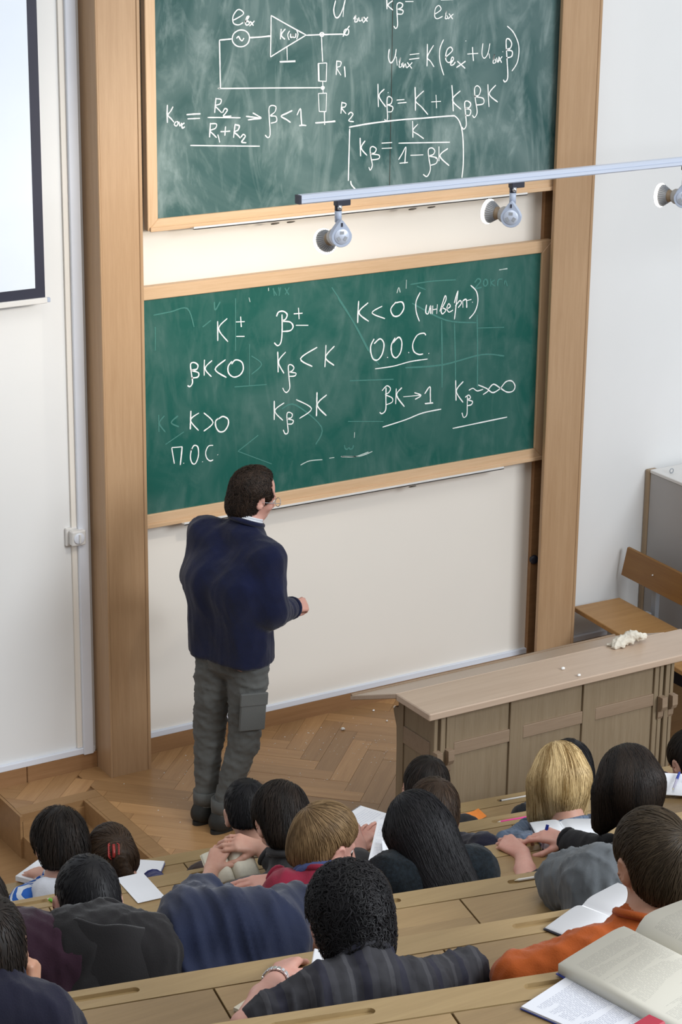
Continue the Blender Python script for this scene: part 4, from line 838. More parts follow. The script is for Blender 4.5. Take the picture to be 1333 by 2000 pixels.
    a = pts-B*wd[..., None]; b = pts+B*wd[..., None]; m = pts+G*(wd*.7)[..., None]
    SV = np.stack((a, m, b), 2).reshape(-1, 3); M_n = len(pts); fa = []
    base = (np.arange(M_n)*K*3)[:, None]+np.arange(K-1)[None]*3
    for u in (0, 1): fa.append(np.stack((base+u, base+u+1, base+u+4, base+u+3), -1).reshape(-1, 4))
    SF = np.concatenate(fa)+len(V)
    q_ = (pts[:, 0]-np.array(tuple(c)))@Rn; az = np.arctan2(q_[:, 0], q_[:, 1]); lk = .5+.24*np.sin(az*9+q_[:, 2]*14)+.16*np.sin(az*23+3+q_[:, 2]*30)
    tone = np.concatenate((np.full(len(V), .30)+r.uniform(-.1, .1, len(V)), np.repeat(np.clip(lk+r.normal(0, .12, M_n), 0, 1), K*3))).astype(np.float32)
    me = np_mesh('hair', np.concatenate((V, SV))-np.array(tuple(parent.location)), np.concatenate((F, SF)))
    at = me.attributes.new('tone', 'FLOAT', 'POINT'); at.data.foreach_set('value', tone)
    return link('hair', me, mat, parent), v

def person(name_label, head, hd, sh_c, sh_w, lean_dir, pelvis, desk_z, skin, hairspec, cloths, arms, seed, seat=True, extra=None, group=None, neck_r=.054, hsc=1.0, sh_dir=None):
    """head: centre; hd: (heading, pitch, roll) deg; sh_c: mid point between the shoulder joints; sh_dir: unit vector to the right shoulder;
    arms: {'L': (elbow, wrist, hand or None, bare length 0..1), 'R': ...}; hand = dict(fd, dors, curl, thumb ...)"""
    t = thing('person', name_label, 'person', tuple(pelvis), group)
    R = head_frame(*[math.radians(a) for a in hd]); c = V3(head); Sc = V3(sh_c); r = V3(sh_dir).normalized(); Pv = V3(pelvis); fw = V3((-r.y, r.x, 0)).normalized()
    SL, SR = Sc-r*sh_w/2, Sc+r*sh_w/2; nb = Sc+V3((0, 0, .035))+fw*.01
    joints = [c, SL, SR, Pv, nb]+[V3(q) for s_ in ('L', 'R') if s_ in arms for q in arms[s_][:2]]
    top = cloths['top']; inf = top.get('inflate', .016)
    # ---- body: one continuous surface, head to seat
    lo, hi = bounds(joints, .22); v = Vol(lo, hi, .0065)
    head_prims(v, c, R, hsc, tuple(nb), neck_r)
    mid = Pv.lerp(Sc, .55)-fw*top.get('hunch', .03)
    for s_ in (-1, 1):
        v.cap(tuple(Pv+r*s_*.075), tuple(mid+r*s_*.075), .088, .078, .05); v.cap(tuple(mid+r*s_*.075), tuple(Sc+r*s_*.075-V3((0, 0, .05))), .078, .068, .05)
        S_ = SL if s_ < 0 else SR
        v.cap(tuple(nb-V3((0, 0, .005))), tuple(S_), .042, .046, .05)
    hands = []
    for s_, S_ in (('L', SL), ('R', SR)):
        if s_ not in arms: continue
        e, w, hnd = V3(arms[s_][0]), V3(arms[s_][1]), arms[s_][2]
        v.cap(tuple(S_), tuple(e), .046, .037, .03)
        if hnd is None: v.cap(tuple(e), tuple(w), .036, .024, .015); v.ell(tuple(w+(w-e).normalized()*.06), (.035, .035, .03), None, .02)
        else: v.cap(tuple(e), tuple(e.lerp(w, .5)), .036, .032, .015); hands.append((s_, e, w, hnd))
    V, F = v.mesh(); V = relax(V, F, 1)
    for s_, e, w, hnd in hands:                 # forearm and fingers at finer resolution, grown from the elbow
        tip = w+V3(hnd['fd']).normalized()*.19; lo, hi = bounds([e.lerp(w, .25), w, tip], .075); hv = Vol(lo, hi, .0036)
        hv.cap(tuple(e.lerp(w, .2)), tuple(e.lerp(w, .55)), .036, .035, .01); hv.cap(tuple(e.lerp(w, .55)), tuple(w), .035, .0245, .015)
        kw = {k: q for k, q in hnd.items() if k not in ('fd', 'dors')}
        hand_prims(hv, w, hnd['fd'], hnd['dors'], (1 if s_ == 'L' else -1)*hnd.get('flip', 1), **{k: q for k, q in kw.items() if k != 'flip'})
        hV, hF = hv.mesh(); F = np.concatenate((F, hF+len(V))); V = np.concatenate((V, hV))
    base = np.array(tuple(t.location)); bV, bF = V, F
    for sx in (-1, 1):
        ec = c+R @ (V3((sx*.031, .0790, -.002))*hsc); bm = bmesh.new(); bmesh.ops.create_uvsphere(bm, u_segments=12, v_segments=8, radius=.0115*hsc)
        bm.transform(Matrix.Translation(ec-t.location)); me = bpy.data.meshes.new('eye'); bm.to_mesh(me); bm.free(); eo = link('eye', me, M['eye_white'], t, True)
        io = MB().lathe(ec+R @ V3((0, .0108*hsc, -.001)), R @ V3((0, 1, -.1)), [(.0055, -.001), (.005, .0008)], 10); ob = io.build('iris', M['iris'], eo); ob.location = -t.location
    # ---- upper garment
    cuffs = []
    pts = joints; lo, hi = bounds(pts, .24); g = Vol(lo, hi, top.get('h', .0095)); k_ = .05
    for s_ in (-1, 1):
        g.cap(tuple(Pv+r*s_*.085), tuple(mid+r*s_*.085), .100+inf*.6, .090+inf, .07); g.cap(tuple(mid+r*s_*.085), tuple(Sc+r*s_*.08-V3((0, 0, .05))), .090+inf, .074+inf, .06)
        S_ = SL if s_ < 0 else SR; g.cap(tuple(nb-V3((0, 0, .022))), tuple(S_), .040+inf, .048+inf, k_)
    for s_, S_ in (('L', SL), ('R', SR)):
        if s_ not in arms: continue
        e, w, hnd, bare = V3(arms[s_][0]), V3(arms[s_][1]), arms[s_][2], arms[s_][3]
        if bare >= 1:
            q = S_.lerp(e, min(1, 2-bare)); g.cap(tuple(S_), tuple(q), .050+inf, .046+inf, .035); continue
        g.cap(tuple(S_), tuple(e), .050+inf, .043+inf, .035); q = e.lerp(w, 1-bare); g.cap(tuple(e), tuple(q), .042+inf*.9, .030+inf*.9, .025)
        if (w-e).length > .03 and bare < .9:
            ax = (w-e).normalized(); u_ = ax.orthogonal().normalized(); w_ = ax.cross(u_); cr = .031+inf*.9
            cuffs.append([q+ax*cr*.55+(u_*math.cos(a)+w_*math.sin(a))*(cr*.86) for a in np.linspace(0, 2*math.pi, 17)[:-1]])
    for f_ in top.get('add', []): f_(g, dict(c=c, R=R, r=r, fw=fw, Sc=Sc, SL=SL, SR=SR, nb=nb, mid=mid, Pv=Pv))
    g.cap(tuple(nb-V3((0, 0, .01))), tuple(nb+(c-nb)*top.get('neck', .16)), .078, .064, .03)
    axn = np.array(tuple((c-nb).normalized())); cov = ((bV-np.array(tuple(nb)))@axn < top.get('neck', .16)*(c-nb).length+.010) & (np.minimum(np.linalg.norm(bV-np.array(tuple(Sc)), axis=1), np.linalg.norm(bV-np.array(tuple(mid)), axis=1)) < .27)
    for s_, e, w, hnd in hands: cov &= ~((np.linalg.norm(bV-np.array(tuple(w)), axis=1) < .22) & (((bV-np.array(tuple(e)))@np.array(tuple((w-e).normalized()))) > -.02))
    for _ in range(3):
        sd_ = g.sample(bV); mg = np.where((bV-np.array(tuple(nb)))@axn < .004, .024, .012); mv = cov & (sd_ > -mg); bV = bV-np.where(mv[:, None], g.grad(bV)*(sd_+mg)[:, None], 0)
    link('body', np_mesh('body', bV-base, bF), skin, t)
    V, F = g.mesh(); V = relax(V, F, 2); N = vnormals(V, F); V = folds(V, N, top.get('fold', .004), top.get('ff', 48), seed, top.get('fs', (1, 1, .5)))
    go = link(top['name'], np_mesh(top['name'], V-base, F), top['mat'], t)
    for cf in cuffs: MB().tube(cf, .008, 7, True).build('cuff', top['mat'], t, True)
    ax = (c-nb).normalized(); u_ = ax.orthogonal().normalized(); w_ = ax.cross(u_); q = nb+(c-nb)*top.get('neck', .16)+ax*.016
    MB().tube([q+(u_*math.cos(a)+w_*math.sin(a))*.064 for a in np.linspace(0, 2*math.pi, 23)[:-1]], .0105, 8, True).build('neckband', top['mat'], t, True)
    # collar ring
    if 'collar' in top:
        cm_, rr, hh = top['collar']; cb = MB(); ax = ((c+R @ V3((0, -.02, -.06)))-nb).normalized(); u_ = ax.orthogonal().normalized(); w_ = ax.cross(u_)
        ring = [nb+ax*(.020+top.get('neck', .16)*(c-nb).length)+(u_*math.cos(a)+w_*math.sin(a))*.066 for a in np.linspace(0, 2*math.pi, 19)[:-1]]; cb.tube(ring, rr, 8, True)
        ring = [p+ax*hh for p in ring]; cb.tube(ring, rr*.85, 8, True); cb.build('collar', cm_, t, True)
    # ---- legs on the bench
    if seat:
        lo, hi = bounds([Pv, Pv+fw*.46, Pv-V3((0, 0, .42))], .22); lv = Vol(lo, hi, .016)
        lv.ell(tuple(Pv), (.17, .13, .11), None, .04)
        for s_ in (-1, 1):
            kn = Pv+fw*.30+r*s_*.10+V3((0, 0, .0)); lv.cap(tuple(Pv+r*s_*.085), tuple(kn), .082, .062, .04); lv.cap(tuple(kn), tuple(kn-V3((0, 0, .36))-fw*.02), .060, .05, .03)
        V, F = lv.mesh(); link('trousers', np_mesh('trousers', relax(V, F, 1)-base, F), cloths.get('legs', M['jeans']), t)
    if hairspec: make_hair(t, c, R, hsc, hairspec[0], HM[hairspec[1]], seed, hairspec[2], hairspec[3])
    if extra: extra(t, dict(c=c, R=R, r=r, fw=fw, Sc=Sc, SL=SL, SR=SR, nb=nb, mid=mid, Pv=Pv))
    return t
M['jeans'] = cloth('dark_jeans', (.03, .04, .075)); M['trouser_grey'] = cloth('grey_cargo_cloth', (.112, .115, .110), .12, .2, .1)
PP = {
 'a_stripe': dict(h=(3.028, 6.837, 0.923), hd=(8, 38, 0), S=(2.953, 6.737, 0.708), w=0.330, sd=(0.990, -0.144, 0.000), P=(2.940, 6.648, 0.460), zd=0.65, L=((2.854, 6.761, 0.779), (3.000, 6.942, 0.713)), R=((3.205, 6.842, 0.700), (3.086, 7.061, 0.685))),
 'a_clip': dict(h=(3.204, 6.801, 0.839), hd=(14, 42, 8), S=(3.287, 6.678, 0.639), w=0.330, sd=(0.990, -0.144, 0.000), P=(3.275, 6.599, 0.460), zd=0.65, L=((3.126, 6.823, 0.700), (3.272, 6.923, 0.685)), R=((3.351, 6.669, 0.718), (3.420, 6.881, 0.658))),
 'a_black': dict(h=(3.726, 6.705, 0.940), hd=(20, 34, -6), S=(3.710, 6.596, 0.710), w=0.330, sd=(0.990, -0.144, 0.000), P=(3.701, 6.537, 0.460), zd=0.65, L=((3.549, 6.741, 0.700), (3.695, 6.841, 0.685)), R=((3.905, 6.689, 0.700), (3.794, 6.827, 0.685))),
 'a_dark': dict(h=(4.445, 6.601, 0.904), hd=(26, 36, 4), S=(4.429, 6.492, 0.684), w=0.330, sd=(0.990, -0.144, 0.000), P=(4.421, 6.433, 0.460), zd=0.65, L=((4.268, 6.637, 0.700), (4.414, 6.737, 0.685)), R=((4.625, 6.585, 0.700), (4.513, 6.722, 0.685))),
 'a_behind': dict(h=(5.060, 6.511, 0.871), hd=(18, 36, 0), S=(5.044, 6.403, 0.651), w=0.330, sd=(0.990, -0.144, 0.000), P=(5.036, 6.343, 0.460), zd=0.65, L=((4.883, 6.547, 0.700), (5.029, 6.647, 0.685)), R=((5.240, 6.495, 0.700), (5.128, 6.633, 0.685))),
 'a_edge': dict(h=(5.614, 6.431, 0.825), hd=(0, 36, 0), S=(5.598, 6.322, 0.605), w=0.330, sd=(0.990, -0.144, 0.000), P=(5.589, 6.263, 0.460), zd=0.65, L=((5.437, 6.467, 0.700), (5.583, 6.567, 0.685)), R=((5.793, 6.415, 0.700), (5.682, 6.552, 0.685))),
 'b_dark': dict(h=(3.456, 5.988, 1.272), hd=(6, 44, 0), S=(3.439, 5.879, 1.072), w=0.330, sd=(0.988, -0.156, 0.000), P=(3.434, 5.849, 0.770), zd=0.96, L=((3.211, 6.087, 0.975), (3.328, 6.251, 1.009)), R=((3.559, 6.133, 1.002), (3.511, 6.242, 1.055))),
 'b_hidden': dict(h=(3.653, 6.017, 1.103), hd=(24, 50, 0), S=(3.744, 5.892, 0.913), w=0.330, sd=(0.988, -0.156, 0.000), P=(3.730, 5.803, 0.770), zd=0.96, L=((3.714, 6.048, 1.000), (3.838, 6.150, 0.999)), R=((3.812, 6.073, 0.983), (3.876, 6.205, 1.045))),
 'b_brown': dict(h=(4.017, 5.919, 1.187), hd=(26, 38, 4), S=(3.999, 5.811, 0.977), w=0.330, sd=(0.988, -0.156, 0.000), P=(3.992, 5.761, 0.770), zd=0.96, L=((3.840, 5.957, 1.010), (3.987, 6.056, 0.995)), R=((4.206, 5.869, 1.032), (4.255, 6.074, 0.951))),
 'b_blonde': dict(h=(4.499, 5.843, 1.241), hd=(16, 38, 6), S=(4.482, 5.734, 1.041), w=0.330, sd=(0.988, -0.156, 0.000), P=(4.474, 5.685, 0.770), zd=0.96, L=((4.323, 5.881, 1.010), (4.470, 5.979, 0.995)), R=((4.679, 5.825, 1.010), (4.569, 5.964, 0.995))),
 'b_edge': dict(h=(5.182, 5.735, 1.083), hd=(-10, 35, 0), S=(5.165, 5.627, 0.883), w=0.330, sd=(0.988, -0.156, 0.000), P=(5.157, 5.577, 0.770), zd=0.96, L=((5.082, 5.792, 0.867), (5.137, 5.904, 0.909)), R=((5.418, 5.728, 1.010), (5.302, 5.949, 0.995))),
 'c_blond': dict(h=(3.200, 5.290, 1.562), hd=(84, 22, 4), S=(3.134, 5.204, 1.432), w=0.200, sd=(0.850, -0.499, -0.166), P=(3.124, 5.140, 1.080), zd=1.27, L=((3.220, 5.367, 1.347), (3.179, 5.516, 1.339)), R=((3.312, 5.281, 1.320), (3.198, 5.503, 1.305))),
 'c_long': dict(h=(3.500, 5.238, 1.540), hd=(12, 34, -4), S=(3.504, 5.157, 1.441), w=0.273, sd=(0.981, -0.167, -0.103), P=(3.490, 5.078, 1.080), zd=1.27, L=((3.375, 5.300, 1.320), (3.524, 5.397, 1.305)), R=((3.648, 5.132, 1.382), (3.736, 5.340, 1.274))),
 'c_brun': dict(h=(4.200, 5.099, 1.584), hd=(10, 42, 6), S=(4.181, 4.990, 1.384), w=0.330, sd=(0.986, -0.168, 0.000), P=(4.176, 4.961, 1.080), zd=1.27, L=((3.906, 5.210, 1.243), (4.010, 5.385, 1.278)), R=((4.176, 5.164, 1.333), (4.153, 5.330, 1.311))),
 'd_purple': dict(h=(1.919, 4.886, 1.850), hd=(8, 40, 0), S=(1.971, 4.671, 1.829), w=0.189, sd=(0.952, -0.200, -0.231), P=(1.962, 4.631, 1.390), zd=1.58, L=((1.890, 4.810, 1.630), (2.042, 4.901, 1.615)), R=((2.100, 4.766, 1.630), (1.997, 4.910, 1.615))),
 'd_buzz': dict(h=(2.213, 4.834, 1.833), hd=(10, 32, 2), S=(2.171, 4.628, 1.818), w=0.192, sd=(0.942, -0.198, -0.272), P=(2.163, 4.589, 1.390), zd=1.58, L=((2.091, 4.768, 1.630), (2.243, 4.859, 1.615)), R=((2.301, 4.724, 1.630), (2.199, 4.868, 1.615))),
 'd_blue': dict(h=(2.890, 4.621, 1.719), hd=(30, 40, 20), S=(2.505, 4.599, 1.784), w=0.210, sd=(0.915, -0.387, -0.117), P=(2.488, 4.521, 1.390), zd=1.58, L=((2.542, 4.837, 1.728), (2.668, 4.933, 1.641)), R=((2.716, 4.657, 1.742), (2.846, 4.752, 1.685))),
 'd_grey': dict(h=(3.794, 4.451, 1.707), hd=(14, 44, 0), S=(3.637, 4.361, 1.719), w=0.201, sd=(0.890, -0.390, -0.235), P=(3.621, 4.283, 1.390), zd=1.58, L=((3.588, 4.596, 1.644), (3.762, 4.683, 1.596)), R=((3.824, 4.445, 1.630), (3.718, 4.671, 1.615))),
 'e_left': dict(h=(1.627, 4.083, 2.221), hd=(16, 18, 0), S=(1.604, 3.975, 2.141), w=0.197, sd=(0.919, -0.088, -0.384), P=(1.594, 3.926, 1.700), zd=1.89, L=((1.474, 4.135, 1.940), (1.661, 4.300, 1.925)), R=((1.758, 4.014, 2.034), (1.753, 4.138, 2.032))),
 'e_curly': dict(h=(2.449, 3.932, 2.142), hd=(16, 24, -4), S=(2.417, 3.795, 2.042), w=0.209, sd=(0.969, -0.202, -0.144), P=(2.409, 3.756, 1.700), zd=1.89, L=((2.147, 3.872, 1.989), (2.385, 4.149, 1.906)), R=((2.734, 3.872, 1.959), (2.708, 4.041, 1.873))),
 'e_orange': dict(h=(3.166, 3.741, 2.194), hd=(8, 20, -4), S=(3.098, 3.684, 2.003), w=0.237, sd=(0.958, -0.286, 0.000), P=(3.084, 3.615, 1.700), zd=1.89, L=((2.808, 3.775, 1.967), (2.851, 3.766, 1.860)), R=((3.398, 3.754, 1.852), (3.429, 3.850, 1.854))),
}
MAN = dict(head=(4.672, 8.349, 1.563), nb=(4.616, 8.337, 1.419), SL=(4.517, 8.515, 1.359), SR=(4.645, 8.178, 1.320), EL=(4.479, 8.514, 1.182), WL=(4.676, 8.629, 1.032), ER=(4.649, 8.152, 1.094), WR=(4.822, 8.257, 1.034), TR=(4.926, 8.288, 1.015), mid=(4.539, 8.337, 1.174), P=(4.555, 8.351, 0.870), HL=(4.515, 8.422, 0.784), HR=(4.602, 8.275, 0.789), KL=(4.497, 8.457, 0.430), KR=(4.593, 8.304, 0.417), AL=(4.467, 8.440, 0.065), AR=(4.494, 8.318, 0.068))
# ------------------------------------------------------------ clothes
K = {}
K['white'] = cloth('white_hood_fleece', (.62, .64, .70), .06); K['navy_knit'] = cloth('navy_knit', (.022, .026, .105)); K['brown_jacket'] = cloth('dark_brown_jacket', (.038, .022, .018))
K['charcoal'] = cloth('charcoal_jacket', (.040, .040, .042)); K['navy_dark'] = cloth('dark_navy_cotton', (.009, .009, .022)); K['maroon'] = cloth('maroon_sweater', (.22, .012, .035), .1)
K['teal_knit'] = cloth('dark_speckled_knit', (.006, .010, .014), .6, .5, .1, .9, 90); K['black'] = cloth('black_cotton', (.012, .012, .014)); K['plum'] = cloth('dark_plum_fleece', (.024, .0075, .017))
K['black_jacket'] = cloth('black_jacket', (.013, .012, .013), .2); K['navy_jacket'] = cloth('navy_blue_jacket', (.011, .017, .046), .25, .15, .2, .75); K['grey_jacket'] = cloth('grey_nylon_jacket', (.105, .118, .130), .12, .1, .1, .6)
K['orange'] = cloth('rust_orange_sweater', (.40, .085, .014), .12); K['purple'] = cloth('dark_purple_top', (.030, .014, .045)); K['sweater'] = cloth('navy_wool_sweater', (.0055, .0085, .034), .22, .5, .2, .95, 9)
K['stripes'] = stripe_mat('blue_white_stripes', [(0, (.60, .64, .70)), (.52, (.012, .10, .42))], 38, (.10, -.55, .83))
K['shirt_stripe'] = stripe_mat('charcoal_striped_shirt', [(0, (.026, .026, .032)), (.30, (.050, .050, .058)), (.42, (.022, .022, .030)), (.60, (.016, .016, .030)), (.80, (.034, .034, .042))], 11, (.97, -.2, 0))
def plaid():
    m, t, b = nt('blue_grey_plaid'); tc = node(t, 'ShaderNodeTexCoord'); out = []
    for ax, fq in (((1, -.2, 0), 26), ((0, .3, .95), 30)):
        d = node(t, 'ShaderNodeVectorMath', operation='DOT_PRODUCT'); d.inputs[1].default_value = ax; t.links.new(tc.outputs['Object'], d.inputs[0])
        mu = node(t, 'ShaderNodeMath', operation='MULTIPLY'); mu.inputs[1].default_value = fq; t.links.new(d.outputs['Value'], mu.inputs[0]); fr = node(t, 'ShaderNodeMath', operation='FRACT'); t.links.new(mu.outputs[0], fr.inputs[0])
        r = ramp(t, fr.outputs[0], [(0, (.10, .14, .21)), (.45, (.17, .21, .28)), (.62, (.06, .09, .15)), (.8, (.13, .17, .24))]); r.color_ramp.interpolation = 'CONSTANT'; out.append(r)
    mx = node(t, 'ShaderNodeMix', data_type='RGBA'); mx.inputs[0].default_value = .5; t.links.new(out[0].outputs[0], mx.inputs[6]); t.links.new(out[1].outputs[0], mx.inputs[7])
    t.links.new(mx.outputs[2], b.inputs['Base Color']); b.inputs['Roughness'].default_value = .85; return m
K['plaid'] = plaid()
K['collar_beige'] = cloth('beige_collar', (.36, .30, .22)); K['collar_blue'] = cloth('blue_shirt_collar', (.06, .085, .21)); K['shirt_white'] = cloth('white_shirt', (.66, .69, .74), .05)

def hd_(a, b, curl=.45, dors=(0, 0, 1), **k):
    d = V3(b)-V3(a); q = dict(fd=tuple(d), dors=dors, curl=curl); q.update(k); return q
def student(key, label, skin, hair, top, seed, bare=(.08, .08), hands=(None, None), **kw):
    p = PP[key]; arms = {}
    for s_, hb, b_ in (('L', hands[0], bare[0]), ('R', hands[1], bare[1])):
        e, w = p[s_]; arms[s_] = (e, w, hb or hd_(e, w, .5), b_)
    return person(label, p['h'], p['hd'], p['S'], p['w'], None, p['P'], p['zd'], SK[skin], hair, dict(top=top), arms, seed, True, sh_dir=p['sd'], **kw)
def T(name, mat, **k): return dict(dict(name=name, mat=K[mat]), **k)
def hood(g, a):        # soft hood lying on the back of the neck
    for q in np.linspace(-1, 1, 7):
        p = a['nb']+a['r']*q*.085-a['fw']*(.075-.03*q*q)+V3((0, 0, .012)); g.cap(tuple(p), tuple(p-a['fw']*.03-V3((0, 0, .035))), .032, .030, .03)
def hoodie_back(t, a):
    lo, hi = bounds([a['nb']], .2); g = Vol(lo, hi, .008)
    for q in np.linspace(-1, 1, 9):
        p = a['nb']+a['r']*(q*.072+.02)-a['fw']*(.080-.05*q*q)+V3((0, 0, .095)); g.cap(tuple(p), tuple(p-a['fw']*.035-V3((0, 0, .050))), .036, .038, .03)
    g.cap(tuple(a['nb']+V3((0, 0, .03))+a['fw']*.03), tuple(a['nb']+V3((0, 0, .17))+a['fw']*.09), .060, .075, .01, True)
    V, F = g.mesh(); V = relax(V, F, 2); V = folds(V, vnormals(V, F), .004, 30, 3); link('hood', np_mesh('hood', V-np.array(tuple(t.location)), F), K['white'], t)
def rag():
    g = Vol((5.90, 7.30, .88), (6.22, 7.56, 1.0), .004); r = np.random.default_rng(4)
    for k in range(13):
        a = r.uniform(0, 6.3); q = r.uniform(.0, .055); x, y = 6.075+q*1.15*math.cos(a), 7.425+q*math.sin(a); b = r.uniform(0, 6.3); z = TZ+.014+.048*(1-q/.055)
        g.cap((x, y, z), (x+.04*math.cos(b), y+.03*math.sin(b), z-.008), .017, .014, .008)
    g.cap((6.05, 7.43, TZ+.012), (5.975, 7.455, TZ+.006), .016, .007, .01); g.plane_cut((0, 0, TZ+.0005), (0, 0, -1)); V, F = g.mesh(); V = relax(V, F, 1); N = vnormals(V, F); V = folds(V, N, .0035, 130, 3, (1, 1, 1)); V[:, 2] = np.maximum(V[:, 2], TZ+.0005)
    o = link('cleaning_rag', np_mesh('cleaning_rag', V, F), M['rag']); single(o, 'crumpled cream cleaning rag lying on the lecture table', 'rag')
rag()
def ear_clip(t, a):
    c, R = a['c'], a['R']; b = MB()
    for k in range(6):
        for s_ in (-1, 1):
            ps = [c+R @ V3((-.004+s_*(.004+.016*math.sin(x)), -.120-.014*math.sin(x), -.022+.0072*k-.012*math.cos(x))) for x in np.linspace(0, math.pi, 6)]; b.tube(ps, .0028, 6)
    b.tube([c+R @ V3((-.004, -.132, -.030)), c+R @ V3((-.004, -.137, -.008)), c+R @ V3((-.004, -.131, .018))], .006, 8)
    b.build('hair_claw_clip', plain('red_plastic', (.36, .035, .03), .3), t, True, label='small red plastic hair claw clip')
def ponytail(t, a):
    c = a['c']; p0 = c+a['R'] @ V3((.020, -.112, -.035)); pts = [p0, p0+V3((.012, -.02, -.05)), p0+V3((.030, -.035, -.095)), p0+V3((.052, -.045, -.120)), p0+V3((.060, -.045, -.150)), p0+V3((.048, -.040, -.172)), p0+V3((.035, -.036, -.165))]
    lo, hi = bounds(pts, .06); g = Vol(lo, hi, .005)
    for u, w, r0, r1 in zip(pts[:-1], pts[1:], (.03, .027, .025, .026, .026, .022), (.027, .025, .026, .026, .022, .014)): g.cap(tuple(u), tuple(w), r0, r1, .012)
    V, F = g.mesh(); V = relax(V, F, 1); V = folds(V, vnormals(V, F), .004, 70, 5, (1, 1, .4)); me = np_mesh('ponytail', V-np.array(tuple(t.location)), F)
    at = me.attributes.new('tone', 'FLOAT', 'POINT'); at.data.foreach_set('value', np.random.default_rng(1).uniform(.1, .5, len(V)).astype(np.float32)); link('ponytail', me, HM['brown'], t)
def flap(t, a):        # loose hood / collar of the black jacket lying over the back
    b = MB(); nb, r, fw = a['nb'], a['r'], a['fw']; W_ = 9; H_ = 7; V = []
    for j in range(H_):
        for i in range(W_):
            x = (i/(W_-1)-.5)*2; y = j/(H_-1); V.append(nb+r*(x*(.105+.045*y)+.01*y)-fw*(.085+.085*math.sin(y*1.5)-.045*x*x*(1-y))+V3((0, 0, .070-.27*y-.014*abs(x)+.005*math.sin(5*x+4*y))))
    F = [(j*W_+i, j*W_+i+1, (j+1)*W_+i+1, (j+1)*W_+i) for j in range(H_-1) for i in range(W_-1)]
    b.add(V, F); o = b.build('jacket_hood', K['black_jacket'], t, True); md = o.modifiers.new('thick', 'SOLIDIFY'); md.thickness = .006
    md = o.modifiers.new('sub', 'SUBSURF'); md.levels = 1; md.render_levels = 1
def watch(t, a):
    e, w = (V3(q) for q in PP['e_curly']['L']); d = (w-e).normalized(); c = e.lerp(w, .93); u = d.orthogonal().normalized(); x = d.cross(u); b = MB()
    for k in range(20):
        an = 2*math.pi*k/20; rr = u*math.cos(an)+x*math.sin(an); b.obox(c+rr*.0315, (rr, rr.cross(d), d), (.0025, .0044, .0095))
    o = b.build('wristwatch', M['chrome'], t, bevel=.001, label='shiny metal wristwatch bracelet'); return o
def collar_pair(t, a):
    b = MB()
S_ = 'short'
student('a_stripe', 'student with tousled dark hair in a striped blue and white top with white hood', 'fair', (S_, 'dark', 1100, dict(t=.024, nape=-.085, length=.07, lift=.006, whorl=(.01, -.06, .09))), T('striped_top', 'stripes'), 11, extra=hoodie_back)
student('a_clip', 'girl with brown hair held by a red claw clip above a curled ponytail', 'fair', ('bob', 'brown', 1100, dict(t=.014, nape=-.07, drop=.02, length=.08, wave=.002, whorl=(.02, -.10, .03))), T('navy_top', 'navy_knit'), 12, extra=lambda t, a: (ear_clip(t, a), ponytail(t, a)))
student('a_black', 'student with cropped black hair, seen before the shoes of the lecturer', 'fair', (S_, 'black', 700, dict(t=.010, nape=-.055, length=.03)), T('brown_jacket', 'brown_jacket', collar=(K['collar_beige'], .011, .02)), 13)
student('a_dark', 'student with short dark brown hair right before the left end of the lecture table', 'fair', (S_, 'dark', 900, dict(t=.014, nape=-.06, length=.045)), T('dark_top', 'black'), 14)
student('a_behind', 'black haired student in the front row mostly hidden by the blonde head', 'fair', (S_, 'black', 700, dict(t=.016, nape=-.06)), T('dark_top', 'black'), 15)
student('a_edge', 'front row student in dark purple cut off by the right edge of the photo', 'fair', (S_, 'dark', 500, dict(t=.014)), T('purple_top', 'purple'), 16)
bd = PP['b_dark']
student('b_dark', 'student with thick straight dark hair and charcoal jacket holding an open book', 'fair', (S_, 'dark', 1500, dict(t=.020, nape=-.105, length=.075, lift=.003, whorl=(.03, -.05, .095))), T('charcoal_jacket', 'charcoal', neck=.42, collar=(K['charcoal'], .014, .03)), 21,
        bare=(.95, .5), hands=(dict(fd=(.62, .45, .42), dors=(-.55, -.5, .65), curl=[.75, .65, .6, .6], thumb=(.9, .2)), dict(fd=(-.75, .25, .25), dors=(.1, -.65, .75), curl=.6)))
student('b_hidden', 'student hidden behind the sandy blond boy, both hands on a spiral notepad', 'pink', (S_, 'dark', 500, dict(t=.010)), T('dark_top', 'charcoal'), 22, bare=(.95, .95),
        hands=(dict(fd=(.75, .35, .30), dors=(-.35, -.3, .85), curl=.18, thumb=(.5, .1)), dict(fd=(-.10, .75, .35), dors=(-.15, -.35, .9), curl=.55)))
student('b_brown', 'student with short brown hair and dark navy sleeve just behind the front row head', 'fair', (S_, 'brown', 900, dict(t=.016, nape=-.06, length=.05)), T('navy_shirt', 'navy_dark'), 23)
student('b_blonde', 'girl with a straight golden blonde bob and a blue plaid shirt', 'fair', ('bob', 'blonde', 2600, dict(t=.018, drop=.135, length=.17, width=.0015, whorl=(-.01, -.03, .115), lift=.003, jit=.03, sway=.08)), T('plaid_shirt', 'plaid'), 24)
be = PP['b_edge']
student('b_edge', 'student at the right edge of whom only a forearm and hand with a notepad show', 'pink', (S_, 'dark', 300, None), T('dark_top', 'navy_dark'), 25, bare=(.95, .1), hands=(dict(fd=(-.35, .75, .25), dors=(-.2, -.35, .9), curl=.5), None))
